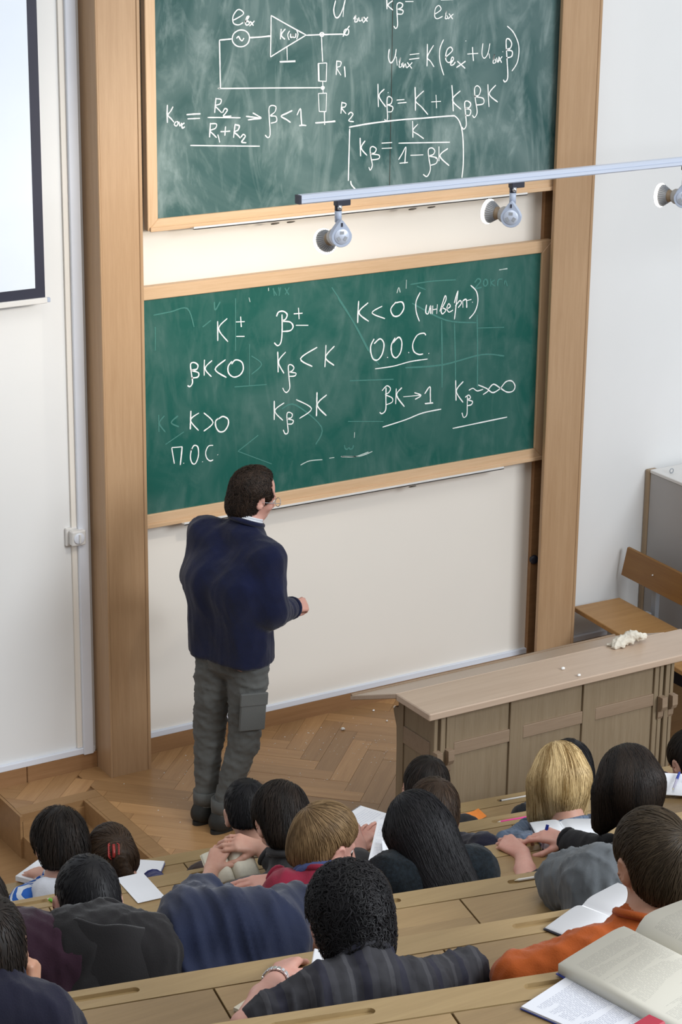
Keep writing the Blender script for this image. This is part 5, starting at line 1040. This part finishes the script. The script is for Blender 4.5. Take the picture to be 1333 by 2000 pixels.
student('c_blond', 'boy with short sandy blond hair, pink ear and maroon sleeve looking to the right', 'pink', (S_, 'sandy', 1800, dict(t=.012, nape=-.050, length=.05, width=.0014, rise=.95, whorl=(-.02, -.075, .075), jit=.03, sway=.06)), T('maroon_sweater', 'maroon', collar=(K['collar_blue'], .012, .012)), 31,
        bare=(.05, .1), hands=(dict(fd=(-.90, .20, -.06), dors=(-.1, -.45, .88), curl=.12, spread=.02, thumb=(.35, .1)), None))
student('c_long', 'girl with long straight black hair over a dark speckled knit sweater', 'fair', ('long', 'black', 2600, dict(t=.016, drop=.29, length=.24, width=.0017, hang=(.12, -.62, -.77), whorl=(-.02, -.01, .12), lift=.003)), T('knit_sweater', 'teal_knit', inflate=.022), 32)
cb = PP['c_brun']
def pen_in_hand(t, a): pass
student('c_brun', 'girl with shoulder length dark brown hair bending over a white notebook', 'pink', ('bob', 'dark', 2400, dict(t=.020, drop=.115, length=.17, width=.0018, hang=(.02, .08, -1), whorl=(.0, -.02, .115))), T('dark_cardigan', 'black'), 33, bare=(.95, .10),
        hands=(dict(fd=(-.12, .80, .10), dors=(-.25, -.40, .85), curl=[.75, .8, .85, .9], thumb=(.7, .5)), dict(fd=(-.62, .70, .10), dors=(.0, -.35, .92), curl=[.35, .55, .7, .8])))
student('d_purple', 'student in a dark plum sweater hunched behind the head at the left edge', 'fair', (S_, 'dark', 300, None), T('plum_sweater', 'plum', inflate=.045, hunch=.05, fold=.006, ff=42), 41)
student('d_buzz', 'student with buzz cut black hair and black jacket, its hood lying loose on the back', 'pink', (S_, 'black', 700, dict(t=.008, nape=-.06, length=.02, lift=.001)), T('black_jacket', 'black_jacket', inflate=.035, hunch=.05, fold=.007, ff=46), 42, extra=flap)
student('d_blue', 'student slumped in a wide navy blue jacket, head hidden by the curly black head', 'fair', (S_, 'dark', 300, None), T('navy_jacket', 'navy_jacket', inflate=.042, hunch=.05, fold=.011, ff=44, fs=(1, .2, .2)), 43)
student('d_grey', 'student in a grey nylon jacket leaning over the desk behind the orange sweater', 'fair', (S_, 'dark', 300, None), T('grey_jacket', 'grey_jacket', inflate=.045, hunch=.06, fold=.007, ff=50), 44)
student('e_left', 'black haired student at the left edge with a large ear and fist at the cheek', 'tan', (S_, 'dark', 900, dict(t=.012, nape=-.065, length=.03)), T('navy_top', 'navy_dark', collar=(K['navy_dark'], .014, .012)), 51, hands=(None, dict(fd=(.15, .30, .95), dors=(.75, -.55, .2), curl=1.25, thumb=(.4, .3))), bare=(.1, .6))
student('e_curly', 'student with thick curly black hair, striped charcoal shirt and metal watch', 'pink', ('curly', 'black', 2200, dict(t=.020, nape=-.095, length=.045, width=.0022, lift=.006)), T('striped_shirt', 'shirt_stripe', inflate=.010, fold=.006, ff=52), 52, bare=(1.25, .2), extra=watch,
        hands=(dict(fd=(.70, .62, -.10), dors=(-.35, .15, .92), curl=[.55, .7, .85, .95], thumb=(.8, .3)), None))
student('e_orange', 'student with short brown hair and rust orange sweater at the right side', 'tan', (S_, 'olive', 1600, dict(t=.012, nape=-.085, length=.045, width=.0015, whorl=(.035, -.088, .055))), T('orange_sweater', 'orange', inflate=.016, fold=.006, ff=50), 53)

# ------------------------------------------------------------ lecturer at the board
def lecturer():
    J = {k: V3(v) for k, v in MAN.items()}
    t = thing('person', 'lecturer in a navy sweater and grey cargo trousers standing at the lower chalkboard', 'person', (4.48, 8.385, 0)); base = np.array(tuple(t.location))
    c = J['head']; R = head_frame(math.radians(93), math.radians(17), math.radians(8)); nb = J['nb']
    sd = (J['SR']-J['SL']).normalized(); fw = V3((-sd.y, sd.x, 0)).normalized(); Sc = (J['SL']+J['SR'])/2; Pv, mid = J['P'], J['mid']
    hl, hr = J['HL'], J['HR']
    # body, one skin from head to feet
    lo, hi = bounds(J.values(), .22); v = Vol(lo, hi, .0075); head_prims(v, c, R, 1.0, tuple(nb), .056)
    for s_, S_, E_, W_, H_, K_, A_ in ((-1, 'SL', 'EL', 'WL', 'HL', 'KL', 'AL'), (1, 'SR', 'ER', 'WR', 'HR', 'KR', 'AR')):
        v.cap(tuple(Pv+sd*s_*.07), tuple(mid+sd*s_*.07), .10, .10, .06); v.cap(tuple(mid+sd*s_*.07), tuple(Sc+sd*s_*.08-V3((0, 0, .05))), .10, .085, .06)
        v.cap(tuple(nb), tuple(J[S_]), .045, .05, .05); v.cap(tuple(J[S_]), tuple(J[E_]), .048, .038, .03); v.cap(tuple(J[E_]), tuple(J[W_]), .038, .026, .02)
        v.cap(tuple(J[H_]), tuple(J[K_]), .078, .055, .04); v.cap(tuple(J[K_]), tuple(J[A_]), .052, .036, .03); v.cap(tuple(J[A_]), tuple(J[A_]+fw*.14-V3((0, 0, .03))), .035, .026, .02)
    V, F = v.mesh(); V = relax(V, F, 1)
    for s_, e, w, kw in ((1, J['EL'], J['WL'], dict(fd=tuple(J['WL']-J['EL']), dors=(0, 0, 1), curl=.5)), (-1, J['ER'], J['WR'], dict(fd=(.86, .38, -.10), dors=(.15, -.70, .70), curl=[.55, .75, .9, 1.0], thumb=(.35, .25), th_curl=.3))):
        tip = w+V3(kw['fd']).normalized()*.19; lo, hi = bounds([e.lerp(w, .3), w, tip], .07); hv = Vol(lo, hi, .0036); hv.cap(tuple(e.lerp(w, .3)), tuple(w), .034, .026, .01); hand_prims(hv, w, kw['fd'], kw['dors'], s_, kw['curl'], thumb=kw.get('thumb', (.75, .35)), th_curl=kw.get('th_curl', .4))
        hV, hF = hv.mesh(); F = np.concatenate((F, hF+len(V))); V = np.concatenate((V, hV))
    bV, bF = V, F
    for sx in (-1, 1):
        ec = c+R @ V3((sx*.031, .0790, -.002)); bm = bmesh.new(); bmesh.ops.create_uvsphere(bm, u_segments=12, v_segments=8, radius=.0115); bm.transform(Matrix.Translation(ec-t.location)); me = bpy.data.meshes.new('eye'); bm.to_mesh(me); bm.free(); eo = link('eye', me, M['eye_white'], t, True)
        io = MB().lathe(ec+R @ V3((0, .0105, -.002)), R @ V3((0, 1, -.1)), [(.0055, -.001), (.005, .0008)], 10).build('iris', M['iris'], eo); io.location = -t.location
    # sweater
    lo, hi = bounds([J[k] for k in ('nb', 'SL', 'SR', 'EL', 'WL', 'ER', 'WR', 'P')]+[Pv-V3((0, 0, .06))], .24); g = Vol(lo, hi, .009); hem = Pv-V3((0, 0, .035))
    for s_, S_, E_, W_ in ((-1, 'SL', 'EL', 'WL'), (1, 'SR', 'ER', 'WR')):
        g.cap(tuple(hem+sd*s_*.085), tuple(mid+sd*s_*.085), .128, .124, .08); g.cap(tuple(mid+sd*s_*.085), tuple(Sc+sd*s_*.085-V3((0, 0, .05))), .122, .098, .07)
        g.cap(tuple(nb-V3((0, 0, .02))), tuple(J[S_]), .054, .070, .06); g.cap(tuple(J[S_]), tuple(J[E_]), .074, .070, .05); g.cap(tuple(J[E_]-V3((0, 0, .012))), tuple(J[E_].lerp(J[W_], .93)), .076, .044, .03)
    g.plane_cut(tuple(hem-V3((0, 0, .012))), (0, .0, -1)); g.cap(tuple(nb-V3((0, 0, .01))), tuple(nb+(c-nb)*.12), .080, .064, .04)
    g.cap(tuple(J['WR']-(J['WR']-J['ER'])*.05), tuple(J['WR']+(J['WR']-J['ER'])*.5), .036, .04, .006, True)
    cov = (((bV-np.array(tuple(nb)))@np.array(tuple((c-nb).normalized())) < .036) & (bV[:, 2] > hem.z-.05) & (np.linalg.norm(bV-np.array(tuple(Sc.lerp(mid, .4))), axis=1) < .34))
    cov &= np.linalg.norm(bV-np.array(tuple(J['WR'])), axis=1) > .16
    for _ in range(3): sv = g.sample(bV); bV = bV-np.where((cov & (sv > -.014))[:, None], g.grad(bV)*(sv+.014)[:, None], 0)
    link('body', np_mesh('body', bV-base, bF), SK['pink'], t)
    V, F = g.mesh(); V = relax(V, F, 2); V = folds(V, vnormals(V, F), .0045, 34, 6, (1, 1, .35)); link('sweater', np_mesh('sweater', V-base, F), K['sweater'], t)
    b = MB(); ax = (c-nb).normalized(); u_ = ax.orthogonal().normalized(); w_ = ax.cross(u_)
    for h_, rr in ((.046, .066), (.056, .064)): b.tube([nb+ax*h_+(u_*math.cos(a)+w_*math.sin(a))*rr for a in np.linspace(0, 2*math.pi, 21)[:-1]], .006, 8, True)
    MB().tube([nb+ax*.034+(u_*math.cos(a)+w_*math.sin(a))*.073 for a in np.linspace(0, 2*math.pi, 25)[:-1]], .012, 8, True).build('neckband', K['sweater'], t, True)
    b.build('shirt_collar', K['shirt_white'], t, True)
    b = MB(); d = (J['WR']-J['ER']).normalized(); u_ = d.orthogonal().normalized(); w_ = d.cross(u_)
    b.tube([J['WR']-d*.004+(u_*math.cos(a)+w_*math.sin(a))*.033 for a in np.linspace(0, 2*math.pi, 19)[:-1]], .0065, 8, True); b.build('shirt_cuff', K['shirt_white'], t, True)
    b = MB(); b.tube([J['WR']-d*.020+(u_*math.cos(a)+w_*math.sin(a))*.041 for a in np.linspace(0, 2*math.pi, 19)[:-1]], .012, 8, True); b.build('sweater_cuff', K['sweater'], t, True)
    # trousers
    lo, hi = bounds([Pv, J['AL'], J['AR'], J['HL'], J['HR']], .2); g = Vol(lo, hi, .009); ft = V3((0, 0, .045))
    g.ell(tuple(Pv-V3((0, 0, .03))), (.155, .118, .12), np.array([tuple(sd), tuple(fw), (0, 0, 1)]).T, .05)
    for H_, K_, A_ in (('HL', 'KL', 'AL'), ('HR', 'KR', 'AR')):
        g.cap(tuple(J[H_]), tuple(J[K_]), .094, .071, .018); g.cap(tuple(J[K_]), tuple(J[A_]+ft), .071, .050, .015)
    g.plane_cut((0, 0, .085), (0, 0, -1)); V, F = g.mesh(); V = relax(V, F, 2); N = vnormals(V, F); V = folds(V, N, .0055, 34, 9, (1, 1, 1.0)); V = folds(V, N, .0022, 80, 19, (1, 1, 1.6))
    link('trousers', np_mesh('trousers', V-base, F), M['trouser_grey'], t)
    for A_ in ('AL', 'AR'):
        a0 = J[A_]; b = MB()
        b.tube([V3((a0.x+.050*math.cos(a), a0.y+.050*math.sin(a), .088)) for a in np.linspace(0, 2*math.pi, 21)[:-1]], .007, 8, True)
        b.lathe((a0.x, a0.y, .088), (0, 0, 1), [(.056, 0), (.059, .03), (.058, .062), (.050, .062)], 22); b.build('turn_up', M['trouser_grey'], t, True)
        # shoe
        lo, hi = bounds([a0, a0+fw*.2], .14); s = Vol(lo, hi, .006); h0 = V3((a0.x, a0.y, .045))
        s.cap(tuple(h0-fw*.035), tuple(h0+fw*.16), .044, .040, .02); s.cap(tuple(h0-fw*.02), tuple(h0+V3((0, 0, .05))), .045, .046, .03); s.plane_cut((0, 0, .012), (0, 0, -1)); V, F = s.mesh(); so = link('shoe', np_mesh('shoe', relax(V, F, 1)-base, F), M['shoe'], t)
        b = MB(); P_ = []
        for a in np.linspace(0, 2*math.pi, 25)[:-1]: q = h0+fw*(.062+.145*math.cos(a))+sd*.049*math.sin(a); P_.append((q.x, q.y, .001))
        ob = b.prism(P_, (0, 0, .016)).build('sole', M['sole'], so); ob.location = -t.location
    # cargo pocket with flap on the outer right thigh
    a = J['HR'].lerp(J['KR'], .42); out = (sd*.55-V3((YAWV[0], YAWV[1], 0))*.85).normalized(); dn = (J['KR']-J['HR']).normalized(); sx = out.cross(dn).normalized()
    q = a+out*.094
    MB().obox(q+dn*.03, (sx, dn, out), (.060, .085, .008)).build('cargo_pocket', M['trouser_grey'], t, bevel=.004); MB().obox(q-dn*.040+out*.006, (sx, dn, out), (.064, .030, .007)).build('pocket_flap', M['trouser_grey'], t, bevel=.003)
    make_hair(t, c, R, .97, 'curly', HM['brown_dark'], 77, 3400, dict(t=.014, nape=-.135, lump=.006, brow=[((0, .125, .080), (.190, .110, .072))], length=.075, width=.0020, lift=.007, whorl=(.0, -.055, .11), bald=.03))
    b = MB()
    for sx in (-1, 1):
        b.tube([c+R @ V3((sx*.033+.024*math.cos(a), .108, -.004+.019*math.sin(a))) for a in np.linspace(0, 2*math.pi, 15)[:-1]], .0016, 6, True); b.tube([c+R @ V3((sx*.057, .107, .0)), c+R @ V3((sx*.080, .05, .003)), c+R @ V3((sx*.086, .0, .0))], .0016, 6)
    b.tube([c+R @ V3((-.010, .109, -.002)), c+R @ V3((.010, .109, -.002))], .0016, 6); b.build('glasses', M['steel'], t, True)
YAWV = (math.sin(YAW), math.cos(YAW)); HM['brown_dark'] = hair_mat('hair_brown_black', (.006, .004, .003), (.040, .024, .016)); M['sole'] = plain('rubber_sole', (.016, .016, .015), .7); M['shoe'] = cloth('dark_leather_shoe', (.030, .030, .028), .2, .1, 0, .5)
lecturer()
# ------------------------------------------------------------ books, papers and pens
def print_mat(name, base, ink, freq, amount, margin=.82):
    """page with rows of small grey print, broken into words and paragraphs"""
    m, t, b = nt(name); tc = node(t, 'ShaderNodeTexCoord'); sp = node(t, 'ShaderNodeSeparateXYZ'); t.links.new(tc.outputs['Object'], sp.inputs[0])
    mu = node(t, 'ShaderNodeMath', operation='MULTIPLY'); mu.inputs[1].default_value = freq; t.links.new(sp.outputs[1], mu.inputs[0]); fr = node(t, 'ShaderNodeMath', operation='FRACT'); t.links.new(mu.outputs[0], fr.inputs[0])
    gt = node(t, 'ShaderNodeMath', operation='GREATER_THAN'); gt.inputs[1].default_value = .5; t.links.new(fr.outputs[0], gt.inputs[0])
    fl_ = node(t, 'ShaderNodeMath', operation='FLOOR'); t.links.new(mu.outputs[0], fl_.inputs[0]); cb_ = node(t, 'ShaderNodeCombineXYZ'); mx_ = node(t, 'ShaderNodeMath', operation='MULTIPLY'); mx_.inputs[1].default_value = 190; t.links.new(sp.outputs[0], mx_.inputs[0]); t.links.new(mx_.outputs[0], cb_.inputs[0]); t.links.new(fl_.outputs[0], cb_.inputs[1])
    n = noise_tex(t, cb_.outputs[0], 1.0, 1); g2 = node(t, 'ShaderNodeMath', operation='GREATER_THAN'); g2.inputs[1].default_value = .44; t.links.new(n.outputs[0], g2.inputs[0])
    n3 = noise_tex(t, coords(t, (3, 30, 1)), 1.0, 1); g3 = node(t, 'ShaderNodeMath', operation='GREATER_THAN'); g3.inputs[1].default_value = .42; t.links.new(n3.outputs[0], g3.inputs[0])
    p = node(t, 'ShaderNodeMath', operation='MULTIPLY'); t.links.new(gt.outputs[0], p.inputs[0]); t.links.new(g2.outputs[0], p.inputs[1]); p2 = node(t, 'ShaderNodeMath', operation='MULTIPLY'); t.links.new(p.outputs[0], p2.inputs[0]); t.links.new(g3.outputs[0], p2.inputs[1])
    # margins from the generated box of the page
    s2 = node(t, 'ShaderNodeSeparateXYZ'); t.links.new(tc.outputs['Generated'], s2.inputs[0]); last = p2
    for k in (0, 1):
        c_ = node(t, 'ShaderNodeMath', operation='SUBTRACT'); c_.inputs[1].default_value = .5; t.links.new(s2.outputs[k], c_.inputs[0]); ab = node(t, 'ShaderNodeMath', operation='ABSOLUTE'); t.links.new(c_.outputs[0], ab.inputs[0]); lt_ = node(t, 'ShaderNodeMath', operation='LESS_THAN'); lt_.inputs[1].default_value = margin/2; t.links.new(ab.outputs[0], lt_.inputs[0])
        q = node(t, 'ShaderNodeMath', operation='MULTIPLY'); t.links.new(last.outputs[0], q.inputs[0]); t.links.new(lt_.outputs[0], q.inputs[1]); last = q
    a = node(t, 'ShaderNodeMath', operation='MULTIPLY'); a.inputs[1].default_value = amount; t.links.new(last.outputs[0], a.inputs[0])
    mx = node(t, 'ShaderNodeMix', data_type='RGBA'); t.links.new(a.outputs[0], mx.inputs[0]); mx.inputs[6].default_value = (*base, 1); mx.inputs[7].default_value = (*ink, 1); t.links.new(mx.outputs[2], b.inputs['Base Color']); b.inputs['Roughness'].default_value = .75
    return m
M['print_cream'] = print_mat('book_page_print', (.62, .60, .52), (.34, .33, .30), 250, .42)
M['print_white'] = print_mat('sheet_print', (.72, .74, .80), (.30, .32, .42), 240, .60, .84)
M['handwriting'] = print_mat('handwritten_page', (.72, .73, .76), (.25, .26, .38), 90, .28, .8)
M['blue_cover'] = plain('blue_cover', (.03, .05, .26), .45); M['red_plastic'] = plain('red_plastic_case', (.45, .02, .05), .35); M['pink_pencil'] = plain('pink_pencil', (.75, .06, .30), .35)
M['orange_paper'] = plain('orange_paper', (.85, .26, .04), .7, .05, 60); M['blue_pen'] = plain('blue_pen', (.01, .035, .30), .3); M['teal_pen'] = plain('teal_plastic', (.0, .16, .22), .35); M['green_pen'] = plain('green_marker', (.13, .42, .02), .4); M['red_rubber'] = plain('red_eraser', (.62, .10, .10), .7); M['clear_pen'] = plain('pale_pen_barrel', (.50, .48, .62), .25)
def place(t, c, ang, tilt=(0, 0)): t.location = c; t.rotation_euler = (tilt[0], tilt[1], math.radians(ang))
def sheet(name, label, cat, c, ang, w, h, mat, thick=.0012, tilt=(0, 0), pages=1, cover=None, spiral=False, curl=0.0):
    t = thing(name, label, cat)
    for k in range(pages):
        b = MB(); n = 8; V = []; z0 = k*(thick+.0006)+(.002 if cover else 0)
        for zz in (0, thick):
            for i in range(n+1):
                x = -w/2+w*i/n; z = z0+zz+curl*(abs(x)/(w/2))**2.5*(k+1)/pages
                V += [(x, -h/2, z), (x, h/2, z)]
        F = []; m_ = 2*(n+1)
        for i in range(n): F += [(2*i, 2*i+1, 2*i+3, 2*i+2), (m_+2*i, m_+2*i+2, m_+2*i+3, m_+2*i+1), (2*i, 2*i+2, m_+2*i+2, m_+2*i), (2*i+1, m_+2*i+1, m_+2*i+3, 2*i+3)]
        F += [(0, m_, m_+1, 1), (2*n, 2*n+1, m_+2*n+1, m_+2*n)]
        b.add(V, F); o = b.build('sheet' if pages < 3 else 'page_block', mat, t)
    if cover: MB().box((-w/2-.002, -h/2-.002, 0), (w/2+.002, h/2+.002, .0018)).build('cover', cover, t)
    if spiral:
        b = MB()
        for i in range(16): x = -w/2+w*(i+.5)/16; b.tube([(x, h/2+.003*math.cos(a), .004+.005*math.sin(a)) for a in np.linspace(0, 2*math.pi, 9)[:-1]], .0009, 5, True)
        b.build('spiral_binding', M['steel'], t)
    place(t, c, ang, tilt); return t
def open_book(name, label, c, ang, w, h, th, mat, cover, tilt=(0, 0), cat='book', lift=.018):
    t = thing(name, label, cat)
    for s_ in (-1, 1):
        n = 14; V = []; 
        for i in range(n+1):
            u = i/n; x = s_*w*u; z = th*(1-.15*u)+lift*math.sin(min(1, u*3.2)*math.pi/2)*(1-u)**.8*(1 if u > 0 else 0)-(th*.7*(1-min(1, u*9)))
            for y in (-h/2, h/2): V += [(x, y, z), (x, y, .003)]
        F = []
        for i in range(n):
            a = 4*i; F += [(a, a+4, a+6, a+2), (a+1, a+3, a+7, a+5), (a, a+1, a+5, a+4), (a+2, a+6, a+7, a+3)]
        F += [(4*n, 4*n+1, 4*n+3, 4*n+2), (0, 2, 3, 1)]
        MB().add(V, F).build('page_block', mat, t, True)
    MB().box((-w-.004, -h/2-.003, 0), (w+.004, h/2+.003, .0025)).build('cover', cover, t)
    place(t, c, ang, tilt); return t
def pen(name, label, a, b, r, mat, cap=None, tipm=None, cat='pen'):
    a, b = V3(a), V3(b); d = (b-a).normalized(); t = thing(name, label, cat, tuple(a)); L = (b-a).length
    MB().lathe(a, d, [(r, .012), (r, L)], 7).build('barrel', mat, t)
    MB().lathe(a, d, [(.0006, 0), (r*.95, .012)], 7).build('tip', tipm or M['cream_paper'], t)
    if cap: MB().lathe(a, d, [(r*1.15, L*.62), (r*1.2, L*.66), (r*1.1, L+.002)], 8).build('cap', cap, t)
    return t
zA, zB, zC, zD, zE, zF = .65, .96, 1.27, 1.58, 1.89, 2.20
sheet('notebook', 'thick white notebook under the arm of the striped student', 'notebook', (3.10, 7.10, zA+.006), 32, .15, .21, M['paper'], .006, pages=3)
sheet('notebook', 'white notebook with a blue edge to the right of the ponytail girl', 'notebook', (3.40, 6.965, zA+.006), -38, .16, .20, M['paper'], .004, pages=2, cover=M['blue_cover'])
sheet('paper_sheet', 'white sheet on the second row ledge behind the navy sleeve', 'paper', (3.10, 6.34, zB+.002), -4, .10, .20, M['paper'])
open_book('book', 'small open book with cream pages held up by the charcoal jacket student', (3.405, 6.255, 1.005), -12, .085, .13, .014, M['cream_paper'], M['cream_paper'], (.55, -.12))
sheet('notepad', 'white spiral notepad with pencil notes under the two pink hands', 'notepad', (4.065, 6.355, zB+.006), 25, .150, .235, M['handwriting'], .003, pages=2, spiral=True)
sheet('paper_sheet', 'handwritten sheet reaching down from the notepad beside the black haired girl', 'paper', (3.685, 5.700, zC+.002), -38, .085, .30, M['handwriting'])
sheet('notebook', 'small white folded booklet lying by the black haired girl\'s glasses', 'notebook', (3.655, 5.605, zC+.004), -30, .075, .13, M['paper'], .004, pages=2, curl=.006)
sheet('paper_scrap', 'bright orange crumpled paper slip on the front desk row', 'paper', (4.765, 6.755, zA+.001), -8, .105, .075, M['orange_paper'], .0012, curl=.010)
pen('pencil', 'white pencil with dark ends in the groove of the front desk row', (4.952, 6.8275, zA-.004), (5.094, 6.807, zA-.004), .0037, M['white_plastic'], None, M['black'], 'pencil')
pen('pencil', 'pink pencil lying in the groove of the second desk row', (4.462, 6.155, zB-.004), (4.63, 6.128, zB-.004), .0037, M['pink_pencil'], None, M['cream_paper'], 'pencil')
o = MB().box((-.020, -.010, 0), (.020, .010, .013)).build('eraser', M['white_plastic'], bevel=.002); o.location = (5.035, 6.725, zA); o.rotation_euler = (0, 0, -.4); single(o, 'white eraser on the front desk row left of the blonde hair', 'eraser')
open_book('notebook', 'open white notebook under the hands of the dark brown haired girl', (4.225, 5.43, zC+.002), -22, .105, .20, .007, M['paper'], M['black'], cat='notebook', lift=.006)
open_book('notebook', 'open white notebook under the arm of the orange sweater student', (3.275, 3.985, zE+.002), 18, .16, .225, .006, M['paper'], M['black'], cat='notebook', lift=.010)
sheet('notebook', 'cream notebook corner beside the metal watch', 'notebook', (2.315, 4.065, zE+.002), 22, .13, .11, M['cream_paper'], .004, pages=2)
o = MB().box((-.022, -.042, 0), (.022, .042, .006)).build('white_card', M['paper'], bevel=.002); o.location = (2.500, 4.146, 1.906); o.rotation_euler = (.5, .2, -.6); single(o, 'small white card held in the fingers of the curly haired student', 'card')
open_book('book', 'large open textbook with cream printed pages at the lower right corner', (2.905, 3.275, zF+.012), 9, .235, .35, .030, M['print_cream'], M['blue_cover'], (0, -.03))
sheet('printed_sheets', 'printed white sheets lying under the large open textbook', 'papers', (2.66, 3.235, zF+.001), 18, .24, .30, M['print_white'], .002, pages=2, cover=M['blue_cover'])
o = MB().box((-.030, -.022, 0), (.030, .022, .012)).build('red_case', M['red_plastic'], bevel=.004); o.location = (2.625, 3.085, zF+.052); o.rotation_euler = (0, 0, .25); single(o, 'red plastic case at the bottom edge of the open textbook', 'case')
pen('pen', 'pale pencil lead box lying in the right groove of the fourth desk row', (3.535, 4.783, zD-.003), (3.635, 4.762, zD-.003), .0042, M['white_plastic'])
sheet('notebook', 'white page corner under the fist at the left edge', 'notebook', (1.835, 4.315, zE+.002), -14, .06, .13, M['paper'], .004, pages=2)
o = MB().box((-.016, -.008, 0), (.016, .008, .011)).build('eraser', M['red_rubber'], bevel=.002); o.location = (3.582, 5.545, zC); o.rotation_euler = (0, 0, .3); single(o, 'red eraser on the third row ledge beside the curly black hair', 'eraser')
pen('marker', 'green marker lying by the ear of the black jacket student', (2.79, 6.425, zB+.005), (2.815, 6.36, zB+.005), .006, M['green_pen'])
pen('pen', 'black pen in front of the blond boy\'s cheek', (3.84, 6.185, zB+.004), (3.93, 6.21, zB+.004), .0045, M['black'], None, M['black'])
sheet('notepad', 'small white notepad sheet at the right edge with a pen on it', 'notepad', (5.20, 6.03, zB+.024), -38, .12, .16, M['paper'], .002, tilt=(.10, 0))
pen('pen', 'blue capped pen lying on the white notepad at the right edge', (5.140, 5.985, zB+.034), (5.245, 6.075, zB+.044), .0046, M['clear_pen'], M['blue_pen'])
pen('pen', 'pale purple pen held between the hands of the dark brown haired girl', (4.089, 5.391, 1.267), (4.114, 5.397, 1.350), .0048, M['clear_pen'], M['blue_pen'])
pen('marker', 'teal pen held in the fist at the left edge', (1.700, 4.205, 2.10), (1.745, 4.18, 2.165), .0085, M['teal_pen'], M['white_plastic'])
